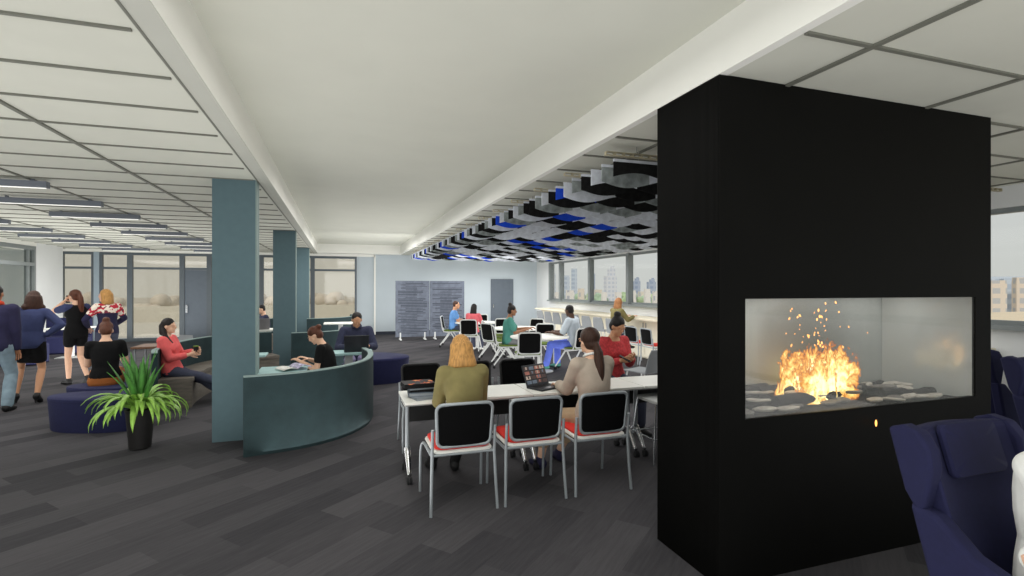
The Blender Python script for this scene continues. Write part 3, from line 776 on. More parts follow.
def stack_chair(seat_m, frame_m, leg_m, cat='chair'):
    o = empty('stacking_chair'); tag(o, cat=cat)
    for s in (-1, 1):
        MB().tube([(s * .258, -.255, 0), (s * .25, -.235, .2), (s * .242, -.22, .45), (s * .242, -.24, .64)], 0.0125, 10).build('leg', M[leg_m], o, smooth=True)
        pts = [(s * .242, -.21, .435), (s * .244, .15, .435)] + [(s * (.245 + .004 * k), .15 + .09 * math.sin(k * PI / 8), .435 - .09 + .09 * math.cos(k * PI / 8)) for k in range(1, 5)] + [(s * .262, .262, 0)]
        MB().tube(pts, 0.0115, 10).build('leg', M[leg_m], o, smooth=True)
    MB().tube([(-.242, -.215, .44), (.242, -.215, .44)], .011).build('cross_bar', M[leg_m], o, smooth=True); MB().tube([(-.244, .12, .43), (.244, .12, .43)], .011).build('cross_bar', M[leg_m], o, smooth=True)
    def slab(w, d, r, z0, z1, dip):
        mb = MB(); P = rrect(w, d, r); rings = []
        for sc, z in ((.95, z0), (1, z0 + (z1 - z0) * .3), (1, z0 + (z1 - z0) * .7), (.96, z1), (.5, z1 - dip)):
            rings.append([V((x * sc, y * sc + .01, z)) for x, y in P])
        mb.loft(rings); return mb
    slab(.465, .47, .06, .445, .472, 0).build('seat_shell', M['white_lam'], o, smooth=True)
    slab(.43, .44, .06, .470, .500, -.004).build('seat_pad', M[seat_m], o, smooth=True)
    P = rrect(.435, .325, .05)
    def bp(x, z, off=0.0): # lean and gentle wrap of the backrest
        return V((x * (1 - .06 * (0.16 - z) / .32), -.232 - .11 * (z + .16) + .35 * (x * x) - 0.01 + off, .665 + z))
    MB().tube([bp(x, z) for x, z in P], .0135, 10, closed=True).build('back_frame', M[frame_m], o, smooth=True)
    mb = MB(); nx, nz = 8, 6; vs = []; fs = []
    for f, off in ((0, .005), (1, -.005)):
        for i in range(nx + 1):
            for j in range(nz + 1): vs.append(bp(-.21 + .42 * i / nx, -.155 + .31 * j / nz, off))
    q = (nx + 1) * (nz + 1)
    for i in range(nx):
        for j in range(nz):
            a = i * (nz + 1) + j
            fs.append((a, a + nz + 1, a + nz + 2, a + 1)); fs.append((q + a, q + a + 1, q + a + nz + 2, q + a + nz + 1))
    mb.add(vs, fs); mb.build('backrest', M['mesh_black'], o, smooth='all')
    return o
pc = stack_chair('red_pad', 'frame_silver', 'frame_silver'); u = [False]
place(pc, u, (.892, 4.05), 0, 'black mesh chair with red seat, left of the front three, behind the blonde woman', 'red seated chairs at the long table')
place(pc, u, (1.472, 4.05), 0, 'empty black mesh chair with red seat, middle of the front three', 'red seated chairs at the long table')
place(pc, u, (2.072, 4.05), 0, 'black mesh chair with red seat, rightmost of the front three, under the ponytail woman', 'red seated chairs at the long table')
place(pc, u, (6.42, 10.1), -PI / 2 + .1, 'black mesh chair with red seat by the window counter, left of that pair', 'red seated chairs by the window counter')
place(pc, u, (6.42, 9.45), -PI / 2 - .05, 'black mesh chair with red seat by the window counter, right of that pair', 'red seated chairs by the window counter')
pc = stack_chair('black_soft', 'black', 'frame_silver'); u = [False]
for x, y, l in ((.87, 5.62, 'black backed chair across the long table, left of the blonde woman'), (1.47, 5.62, 'black backed chair across the long table, right of the blonde woman'),
                (2.03, 5.62, 'black backed chair across the long table, behind the open laptop'), (3.17, 5.55, 'black chair across the long table under the woman in the red blouse')):
    place(pc, u, (x, y), PI, l, 'black chairs across the long table')

# chrome stool partly behind the fireplace
o = empty('wire_stool', (3.08, 4.42, 0)); tag(o, 'chrome wire stool at the long table, half hidden by the fireplace', 'stool')
MB().prism(rrect(.42, .38, .06), .575, .605).build('seat', M['white_frame'], o, bevel=.006)
for sx in (-1, 1):
    for sy in (-1, 1): MB().tube([(sx * .19, sy * .16, .575), (sx * .25, sy * .21, 0)], .01).build('leg', M['chrome'], o, smooth=True)
mb = MB()
for z, k in ((.24, .6),):
    c = [(-.225, -.187), (.225, -.187), (.225, .187), (-.225, .187)]
    for i in range(4): mb.tube([(c[i][0], c[i][1], z), (c[(i + 1) % 4][0], c[(i + 1) % 4][1], z)], .008)
mb.build('foot_rail', M['chrome'], o, smooth=True)

# long folding tables
def caster(parent, x, y, z=0.0, r=.032, name='caster'):
    mb = MB()
    for s in (-1, 1): mb.lathe([(r * .6, -.009), (r, -.006), (r, .006), (r * .6, .009)], seg=14)
    k = len(mb.v) // 2; rot = Matrix.Rotation(PI / 2, 3, 'Y')
    for i, p in enumerate(mb.v): mb.v[i] = rot @ p + V((x + (-.014 if i < k else .014), y, z + r))
    return mb.build(name, M['rubber'], parent, smooth=True)
def long_table(x0, x1, lab):
    cx, cy = (x0 + x1) / 2, 4.695; o = empty('folding_table', (cx, cy, 0)); w = x1 - x0 - .004; d = .54
    tag(o, lab, 'table', 'white wheeled folding tables')
    MB().box((0, 0, .71), (w, d, .022)).build('tabletop', M['white_lam'], o, bevel=.003)
    mb = MB(); mb.box((0, 0, .694), (w - .004, d - .004, .01)); mb.build('edge_band', M['edge_grey'], o)
    MB().box((0, .2, .56), (w - .16, .015, .24)).build('modesty_panel', M['black'], o, bevel=.004)
    mb = MB(); mb.box((0, 0, .672), (w - .1, .05, .03)); mb.box((0, -.13, .676), (w - .3, .03, .022)); mb.build('under_beam', M['frame_silver'], o)
    for s in (-1, 1):
        x = s * (w / 2 - .045)
        L = empty_mesh_leg(o, x)
    return o
def empty_mesh_leg(o, x):
    mb = MB(); mb.tube([(x, -.03, .69), (x, -.03, .25)], .026, 12, sx=.75); mb.box((x, -.03, .68), (.05, .3, .02))
    leg = mb.build('leg', M['frame_silver'], o, smooth=True)
    mb = MB(); mb.tube([(x, -.2, .075), (x, -.17, .085), (x, -.06, .24), (x, -.03, .27), (x, 0, .24), (x, .15, .085), (x, .18, .075)], [.016, .02, .026, .027, .026, .02, .016], 12)
    mb.build('foot', M['polished'], leg, smooth=True)
    for y in (-.205, .185): caster(leg, x, y)
    return leg
long_table(.52, 1.685, 'white wheeled table at the left end of the row, with the stacked magazines')
long_table(1.69, 2.865, 'white wheeled table in the middle of the row, with the open laptop')
long_table(2.87, 4.04, 'white wheeled table at the right, running behind the fireplace')

# laptops
def laptop(loc, rz, lab, lid=105, screen='tiles', body='laptop_dark', w=.33, d=.23):
    # local +y: from the user to the screen
    o = empty('laptop', loc, rz); tag(o, lab, 'laptop')
    MB().box((0, 0, .009), (w, d, .018)).build('base', M[body], o, bevel=.004)
    mb = MB()
    for i in range(12):
        for j in range(4): mb.box((-w * .43 + w * .86 * (i + .5) / 12, d * .02 + d * .1 * j, .0185), (w * .86 / 12 * .82, d * .08, .002))
    mb.build('keyboard', M['key_black'], o)
    MB().box((0, -d * .3, .0184), (w * .3, d * .28, .001)).build('trackpad', M['laptop_grey'], o)
    l = empty('lid'); 
    mb = MB(); mb.box((0, 0, d / 2), (w, .01, d)); L = mb.build('lid', M[body], o, bevel=.004)
    bpy.data.objects.remove(l)
    L.location = (0, d / 2 - .004, .016); L.rotation_euler = (-math.radians(lid - 90), 0, 0)
    mb = MB(); mb.box((0, -.0056, d / 2), (w * .93, .001, d * .88), 0)
    if screen == 'tiles':
        rn = random.Random(3)
        for i in range(4):
            for j in range(4):
                cx, cz = -w * .465 + w * .93 * (i + .5) / 4, d * .06 + d * .88 * (j + .5) / 4
                mb.box((cx, -.0063, cz), (w * .93 / 4 * .86, .001, d * .88 / 4 * .72), 1 + rn.randrange(4))
                mb.box((cx, -.0069, cz + .004), (.018, .001, .026), 1 + rn.randrange(4))
    mb.build('screen', [M['scr_bg'], M['scr_a'], M['scr_b'], M['scr_c'], M['scr_d']], L)
    return o
mk('scr_bg', (24, 26, 30), .3, var=0); mk('scr_a', (150, 96, 84), .4, var=.3, scale=60, emit=.25); mk('scr_b', (92, 104, 118), .4, var=.3, scale=60, emit=.25)
mk('scr_c', (176, 160, 146), .4, var=.3, scale=60, emit=.25); mk('scr_d', (70, 52, 50), .4, var=.3, scale=60, emit=.25)
TT = .721
laptop((1.90, 4.66, TT), .42, 'open dark laptop with a grid of faces, beside the ponytail woman', 112, w=.31, d=.21)
laptop((1.06, 4.72, TT), .0, 'open dark laptop in front of the blonde woman, mostly hidden by her', 100, w=.34, d=.22)
laptop((.23, 8.32, TT), PI, 'open dark laptop used by the man in the dark shirt', 110, 'off', w=.36, d=.26)
laptop((-1.9, 11.8, .72), 2.9, 'grey laptop behind the far booth wall, left of the nearest blade column', 110, 'off', 'laptop_grey', .44, .32)
laptop((-1.8, 13.4, .72), -2.9, 'grey laptop on the distant table, seen between the first two blade columns', 105, 'off', 'laptop_grey', .36, .26)
post_table((-1.9, 11.85), .6, .5, 'table behind the far booth wall holding a grey laptop', top='wood_brown', h=.72)
# magazine stack
def book(x, y, z, w, d, h, rz, cover, lab, name='magazine'):
    o = empty(name, (x, y, z), rz); tag(o, lab, 'magazine', 'stacked magazines on the long table')
    MB().box((0, 0, h / 2), (w - .006, d - .006, h - .006)).build('pages', M['book_dark' if cover == 'book_dark' else 'book_pages'], o)
    mb = MB(); mb.box((0, 0, h - .0015), (w, d, .003)); mb.box((0, 0, .0015), (w, d, .003)); mb.box((-w / 2 + .0015, 0, h / 2), (.003, d, h)); mb.build('cover', M[cover], o)
    return o
book(.73, 4.60, TT, .27, .21, .018, .25, 'book_grey', 'pale grey magazine at the bottom of the stack')
book(.70, 4.67, TT + .0185, .25, .2, .03, -.05, 'book_steel', 'steel grey magazine in the lower middle of the stack')
book(.715, 4.69, TT + .049, .24, .18, .02, -.12, 'book_dark', 'black magazine in the middle of the stack')
book(.70, 4.71, TT + .0695, .26, .2, .014, .12, 'book_grey', 'grey magazine just under the black flame-covered volume')
def flamecover():
    m = bpy.data.materials.new('flame_cover'); m.use_nodes = True; nt = m.node_tree; b = nt.nodes['Principled BSDF']; b.inputs['Roughness'].default_value = .6; b.inputs['Specular IOR Level'].default_value = .1
    tc = nt.nodes.new('ShaderNodeTexCoord'); n = nt.nodes.new('ShaderNodeTexNoise'); n.inputs['Scale'].default_value = 16; n.inputs['Detail'].default_value = 5
    r = nt.nodes.new('ShaderNodeValToRGB'); e = r.color_ramp.elements; e[0].position = .56; e[0].color = C(20, 18, 18); e[1].position = .72; e[1].color = C(255, 180, 90)
    x = e.new(.62); x.color = C(190, 70, 20)
    nt.links.new(tc.outputs['Object'], n.inputs['Vector']); nt.links.new(n.outputs['Fac'], r.inputs['Fac']); nt.links.new(r.outputs['Color'], b.inputs['Base Color'])
    return m
M['flame_cover'] = flamecover()
o = empty('art_book', (.665, 4.70, TT + .084), .1); tag(o, 'thick black volume with an orange flame cover on top of the stack', 'book')
MB().box((0, 0, .02), (.27, .2, .036)).build('pages', M['book_dark'], o)
MB().box((0, 0, .0395), (.28, .21, .003)).build('front_cover', M['flame_cover'], o)
MB().box((0, -.104, .02), (.28, .003, .036)).build('spine', M['book_dark'], o)
# open magazine on the booth desk
o = empty('open_magazine', (-.54, 6.70, .722), .5); tag(o, 'open white and purple magazine on the booth desk', 'magazine')
mk('print_purple', (176, 170, 196), .6, var=.5, scale=30)
for s in (-1, 1):
    mb = MB(); rings = []
    for k in range(6):
        t = k / 5; x = s * .17 * t; z = .004 + .05 * math.sin(PI * (t * .8 + .1)) * (1 if s > 0 else .55)
        rings.append([V((x, -.13, z)), V((x, .13, z)), V((x, .13, z + .004)), V((x, -.13, z + .004))])
    mb.loft(rings); mb.build('page_block', M['paper'] if s < 0 else M['print_purple'], o, smooth='all')

# caster chairs with green seats
def caster_chair():
    o = empty('caster_chair'); tag(o, cat='chair')
    P = rrect(.46, .45, .07)
    mb = MB(); mb.loft([[V((x * s, y * s + .02, z)) for x, y in P] for s, z in ((.94, .43), (1, .44), (1, .452))]); mb.build('seat_shell', M['white_frame'], o, smooth=True)
    mb = MB(); mb.loft([[V((x * s, y * s + .02, z)) for x, y in P] for s, z in ((.96, .452), (.985, .465), (.97, .485), (.6, .488))]); mb.build('seat_pad', M['green_pad'], o, smooth=True)
    P = rrect(.42, .39, .06)
    def bp(x, z, off=0): return V((x, -.225 - .16 * (z + .2) + .3 * x * x + off, .68 + z))
    MB().tube([bp(x, z) for x, z in P], .016, 8, closed=True).build('back_frame', M['white_frame'], o, smooth=True)
    mb = MB(); vs = []; fs = []
    for f, off in ((0, .006), (1, -.006)):
        for i in range(7):
            for j in range(5): vs.append(bp(-.21 + .42 * i / 6, -.19 + .38 * j / 4, off))
    for i in range(6):
        for j in range(4):
            a = i * 5 + j; fs += [(a, a + 5, a + 6, a + 1), (35 + a, 35 + a + 1, 35 + a + 6, 35 + a + 5)]
    mb.add(vs, fs); mb.build('backrest', M['mesh_black'], o, smooth='all')
    for s in (-1, 1):
        MB().tube([(s * .2, -.2, .56), (s * .235, -.18, .45), (s * .235, .0, .42)], .014).build('back_bracket', M['white_frame'], o, smooth=True)
        for t in (-1, 1):
            l = MB().tube([(s * .235, t * .02, .43), (s * .25, t * .12, .28), (s * .27, t * .28, .07)], [.018, .016, .014]).build('leg', M['white_frame'], o, smooth=True)
            caster(l, s * .27, t * .28, r=.03)
    MB().box((0, 0, .415), (.48, .06, .025)).build('under_bar', M['white_frame'], o)
    return o
GC = caster_chair(); GU = [False]
def gchair(x, y, rz, lab): return place(GC, GU, (x, y), rz, lab, 'white framed caster chairs')

def round_table(x, y, r, lab):
    o = empty('round_table', (x, y, 0)); tag(o, lab, 'table', 'white round tables')
    MB().lathe([(r - .01, .69), (r, .695), (r, .715), (r - .006, .72)], seg=48).build('tabletop', M['white_lam'], o, smooth=True)
    MB().tube([(0, 0, .06), (0, 0, .69)], .045, 14).build('pedestal', M['white_frame'], o, smooth=True)
    mb = MB(); mb.lathe([(.28, 0), (.28, .012), (.1, .03), (.05, .07)], seg=28); mb.build('base', M['white_frame'], o, smooth=True)
T1, T2, T3 = (3.85, 9.75), (4.15, 11.95), (3.72, 14.35)
round_table(T1[0], T1[1], .6, 'nearest white round table, before the man in the white shirt')
round_table(T2[0], T2[1], .66, 'middle white round table, just behind the nearest one')
round_table(T3[0], T3[1], .62, 'farthest white round table, before the man in the blue shirt')
gchair(3.36, 9.12, -.2, 'caster chair with green seat, back toward us at the nearest round table')
gchair(3.40, 10.62, -1.75, 'caster chair with green seat under the woman in the teal dress')
gchair(4.60, 9.70, .38, 'caster chair with green seat under the man in the white shirt')
gchair(4.3, 10.65, 2.6, 'empty caster chair behind the nearest round table, left of the man in white')
gchair(3.62, 12.3, -1.9, 'empty caster chair on the left side of the middle round table, behind the teal dress')
gchair(4.75, 12.6, 2.2, 'empty caster chair behind the middle round table at its right')
gchair(4.08, 12.85, 2.95, 'empty caster chair behind the middle round table at its left')
gchair(3.05, 14.75, -1.9, 'caster chair with green seat under the man in the blue shirt')
gchair(3.24, 13.2, -.4, 'caster chair with green seat under the woman in pink')
gchair(4.05, 15.2, 2.8, 'empty caster chair behind the farthest round table')
gchair(3.45, 11.55, -1.2, 'empty caster chair half hidden by the woman in the teal dress')

# grey lounge-like shell seat right of the red blouse
def shell_chair(h, tall):
    o = empty('counter_stool' if tall else 'shell_chair'); tag(o, cat='stool' if tall else 'chair')
    def pr(i, j):
        x = -.185 + .37 * i / 8; t = j / 8
        if t < .5: y, z = .2 - .8 * t * .5, 0
        else:
            q = (t - .5) * 2; y, z = -.2 - .07 * q, .34 * q ** .9
        wv = 1.0 if t < .5 else 1 - .22 * max(0, (t - .7) / .3) ** 2
        return V((x * wv, y + (.35 * x * x if t >= .5 else 0), h + z + .25 * x * x * (1 if t < .5 else 0)))
    mb = MB(); vs = []; fs = []
    for off in (0, .014):
        for i in range(9):
            for j in range(9): vs.append(pr(i, j) + V((0, off * .7, off)))
    for i in range(8):
        for j in range(8):
            a = i * 9 + j; fs += [(a, a + 1, a + 10, a + 9), (81 + a, 81 + a + 9, 81 + a + 10, 81 + a + 1)]
    for j in range(8): fs += [(j, 81 + j, 81 + j + 1, j + 1), (72 + j, 72 + j + 1, 153 + j + 1, 153 + j)]
    for i in range(8): fs += [(i * 9, i * 9 + 9, 81 + i * 9 + 9, 81 + i * 9), (i * 9 + 8, 81 + i * 9 + 8, 81 + i * 9 + 17, i * 9 + 17)]
    mb.add(vs, fs); mb.build('seat_shell', M['grey_shell'], o, smooth=True)
    for sx in (-1, 1):
        for sy in (-1, 1): MB().tube([(sx * .15, sy * .14, h + .005), (sx * .22, sy * .21, 0)], .011).build('leg', M['white_frame'], o, smooth=True)
    if tall:
        mb = MB(); c = [(-.19, -.18), (.19, -.18), (.19, .18), (-.19, .18)]
        for i in range(4): mb.tube([(c[i][0], c[i][1], .22), (c[(i + 1) % 4][0], c[(i + 1) % 4][1], .22)], .008)
        mb.build('foot_rail', M['white_frame'], o, smooth=True)
    return o
st = shell_chair(.62, True); u = [False]
for k, y in enumerate((15.4, 14.75, 14.1, 13.45, 12.8, 12.15, 11.5)):
    place(st, u, (6.3, y), -PI / 2 + .25, 'grey shell counter stool facing the window, %s from the back wall' % ordinal(k + 1), 'grey counter stools')
place(st, u, (6.3, 10.85), -PI / 2, 'grey counter stool under the red-haired person at the window counter', 'grey counter stools')
sc_ = shell_chair(.44, False); sc_.location = (4.35, 6.75, 0); sc_.rotation_euler = (0, 0, .35)
sc_.scale = (1.15, 1.1, 1.0); tag(sc_, 'grey shell chair to the right of the woman in the red blouse', 'chair')
shA = dup(sc_); shA.location = (-2.95, 11.15, 0); shA.rotation_euler = (0, 0, 2.6); shA.scale = (1, 1, 1); tag(shA, 'dark grey shell chair behind the booth wall, left of the woman in coral')
o = empty('coffee_table', (-2.95, 10.35, 0)); tag(o, 'brown wooden low table behind the woman in the coral top', 'table')
MB().box((0, 0, .70), (.7, .6, .035)).build('tabletop', M['wood_brown'], o, bevel=.004)
for sx in (-1, 1):
    for sy in (-1, 1): MB().tube([(sx * .3, sy * .25, 0), (sx * .3, sy * .25, .685)], .015).build('leg', M['frame_silver'], o, smooth=True)

# window counter
o = empty('window_counter', (7.1, 0, 0)); tag(o, 'long cream worktop along the window sill', 'counter')
MB().box((0, 10.75, .955), (.74, 13.5, .045)).build('worktop', M['counter_cream'], o, bevel=.006)
for k in range(9):
    y = 4.75 + 1.5 * k
    c = empty('counter_cabinet', (7.22, y, 0)); tag(c, 'cream cabinet below the window counter, %s from the back wall' % ordinal(9 - k), 'cabinet', 'cream counter cabinets')
    MB().box((0, 0, .465), (.46, 1.494, .93)).build('carcass', M['cabinet_cream'], c)
    for s in (-1, 1): 
        dr = MB().box((-.238, s * .37, .49), (.016, .728, .85)).build('door', M['cabinet_cream'], c, bevel=.003)
        MB().box((-.254, s * .06, .8), (.016, .02, .12)).build('handle', M['edge_grey'], dr)

# mobile screens with dark lines
def mobile(x0, x1, y, lab, seed):
    w = x1 - x0; o = empty('mobile_screen', ((x0 + x1) / 2, y, 0)); tag(o, lab, 'partition', 'mobile slatted screens')
    MB().box((0, 0, 1.03), (w, .05, 1.80)).build('panel', M['screen_felt'], o)
    mb = MB(); rn = random.Random(seed); n = 33
    for k in range(n):
        z = .24 + 1.66 * k / n
        a = rn.choice((0, 0, 0, .08, .22)) * w; c = rn.choice((0, 0, .05, .12, .3)) * w
        if rn.random() < .12: continue
        mb.box(((a - c) / 2, -.0262, z), (w * .86 - a - c, .004, rn.choice((.012, .018, .022))))
    mb.build('slot_lines', M['screen_line'], o)
    for s in (-1, 1):
        l = MB().box((s * w * .36, 0, .16), (.04, .06, .22)).build('leg', M['white_frame'], o)
        MB().box((s * w * .36, 0, .055), (.05, .42, .03)).build('foot', M['white_frame'], l, bevel=.005)
        for t in (-1, 1): caster(l, s * w * .36, t * .18, r=.022)
mk('screen_felt', (92, 98, 110), .95, var=.16, scale=9); mk('screen_line', (44, 48, 58), .9, var=.1)
mobile(1.66, 2.74, 16.7, 'left of the two grey-blue mobile screens with dark horizontal lines', 1)
mobile(2.76, 3.9, 16.7, 'right of the two grey-blue mobile screens with dark horizontal lines', 2)

# wing chairs
def wing_chair():
    o = empty('wing_chair'); tag(o, cat='armchair')
    def yz(poly, x0, x1, xs=None):
        return [[V((x0 if not xs else x0, a, c)) for a, c in poly], [V((x1, a, c)) for a, c in poly]]
    # back
    def prof(x):
        c = .05 * (x / .3) ** 2
        return [(-.12 + c, .34), (-.20 + c, .60), (-.275 + c, .85), (-.35 + c, 1.12), (-.375 + c, 1.135), (-.43 + c, 1.12), (-.36 + c, .84), (-.28 + c, .58), (-.21 + c, .34)]
    mb = MB(); mb.loft([[V((x, a, z)) for a, z in prof(x)] for x in (-.31, -.2, -.1, 0, .1, .2, .31)]); mb.build('backrest', M['navy_chair'], o, smooth=True, bevel=.012)
    for s in (-1, 1):
        w = [(-.30, .78), (-.275, .80), (-.24, .98), (-.25, 1.06), (-.30, 1.13), (-.37, 1.145), (-.43, 1.12), (-.36, .86)]
        mb = MB(); mb.loft([[V((s * x, a + d, z)) for a, z in w] for x, d in ((.275, 0), (.335, .0), (.36, .0))])
        for i, p in enumerate(mb.v):
            k = max(0, (p.y + .36)) * .15; mb.v[i] = V((p.x + s * k, p.y, p.z))
        mb.build('wing', M['navy_chair'], o, smooth=True, bevel=.015)
        a_ = [(-.33, .82), (-.22, .80), (-.10, .69), (.10, .62), (.34, .585), (.38, .55), (.36, .30), (.0, .28), (-.2, .32)]
        mb = MB(); mb.loft([[V((s * x, a, z)) for a, z in a_] for x in (.285, .34, .38)]); mb.build('armrest', M['navy_chair'], o, smooth=True, bevel=.02)
    mb = MB(); P = rrect(.56, .60, .08)
    mb.loft([[V((x * s, y * s + .1, z)) for x, y in P] for s, z in ((.95, .29), (1, .31), (1, .43), (.96, .455), (.5, .462))]); mb.build('seat_cushion', M['navy_chair'], o, smooth=True)
    # headrest pillow
    mb = MB(); P = rrect(.40, .23, .035); n = V((0, .96, .27)); up = V((0, -.27, .96)); c = V((0, -.305, 1.03))
    rings = []
    for s, d in ((.95, 0), (1, .01), (1, .024), (.95, .034), (.4, .037)): rings.append([c + V((x * s, 0, 0)) + up * (z * s) + n * d for x, z in P])
    mb.loft(rings); mb.build('headrest', M['navy_chair'], o, smooth=True)
    mb = MB(); mb.tube([(0, 0.05, .28), (0, 0.05, .07)], .03, 12)
    for k in range(4):
        a = PI / 4 + k * PI / 2; mb.tube([(0, .05, .08), (.3 * math.cos(a), .05 + .3 * math.sin(a), .02)], [.022, .014], 8)
    mb.build('swivel_base', M['polished'], o, smooth=True)
    return o
wc = wing_chair(); u = [False]
wc.scale = (.88, 1, 1)
wc.scale = (.88, 1, .97)
place(wc, u, (2.615, 1.20), PI, 'navy wing armchair in the right foreground with a headrest pillow', 'navy wing armchairs')
place(wc, u, (5.74, 2.45), PI - .15, 'navy wing armchair behind the fireplace at the right edge', 'navy wing armchairs')
place(wc, u, (6.28, 3.5), -PI / 2, 'navy armchair farthest back, half hidden between fireplace and wing chair', 'navy wing armchairs')
# ------------------------------------------------------------------ people
def remesh(mb, name, mats, voxel, smooth_it=6, parent=None):
    me = mb.mesh(name, mats); o = bpy.data.objects.new(name, me); col.objects.link(o)
    r = o.modifiers.new('r', 'REMESH'); r.mode = 'VOXEL'; r.voxel_size = voxel; r.use_smooth_shade = True
    s = o.modifiers.new('s', 'SMOOTH'); s.factor = .5; s.iterations = smooth_it
    bpy.context.view_layer.update()
    dg = bpy.context.evaluated_depsgraph_get()
    me2 = bpy.data.meshes.new_from_object(o.evaluated_get(dg)); me2.name = name
    o.modifiers.clear(); o.data = me2; bpy.data.meshes.remove(me)
    if not me2.materials:
        for m in mats: me2.materials.append(m)
    me2.polygons.foreach_set('use_smooth', [True] * len(me2.polygons))
    if parent: o.parent = parent
    return o
def ik(a, t, l1, l2, pole):
    d = t - a; L = d.length
    if L > (l1 + l2) * .995: d *= (l1 + l2) * .995 / L; L = d.length
    L = max(L, abs(l1 - l2) + .02)
    u = d.normalized(); x = (l1 * l1 - l2 * l2 + L * L) / (2 * L); h = math.sqrt(max(l1 * l1 - x * x, 0))
    p = pole - u * pole.dot(u)
    if p.length < 1e-4: p = V((0, 1, 0))
    return a + u * x + p.normalized() * h, a + u * L
def cap(mb, a, b, ra, rb, seg=12):
    a, b = V(a), V(b); d = (b - a); L = d.length
    if L < 1e-5: return mb.ell(a, (ra,) * 3, seg=seg, rings=8)
    t = d / L
    pts = [a - t * ra * .97, a - t * ra * .7, a - t * ra * .3, a, b, b + t * rb * .3, b + t * rb * .7, b + t * rb * .97]
    mb.tube(pts, [ra * .2, ra * .72, ra * .955, ra, rb, rb * .955, rb * .72, rb * .2], seg)
def limb(mb, pts, rs):
    for i in range(len(pts) - 1): cap(mb, pts[i], pts[i + 1], rs[i], rs[i + 1])

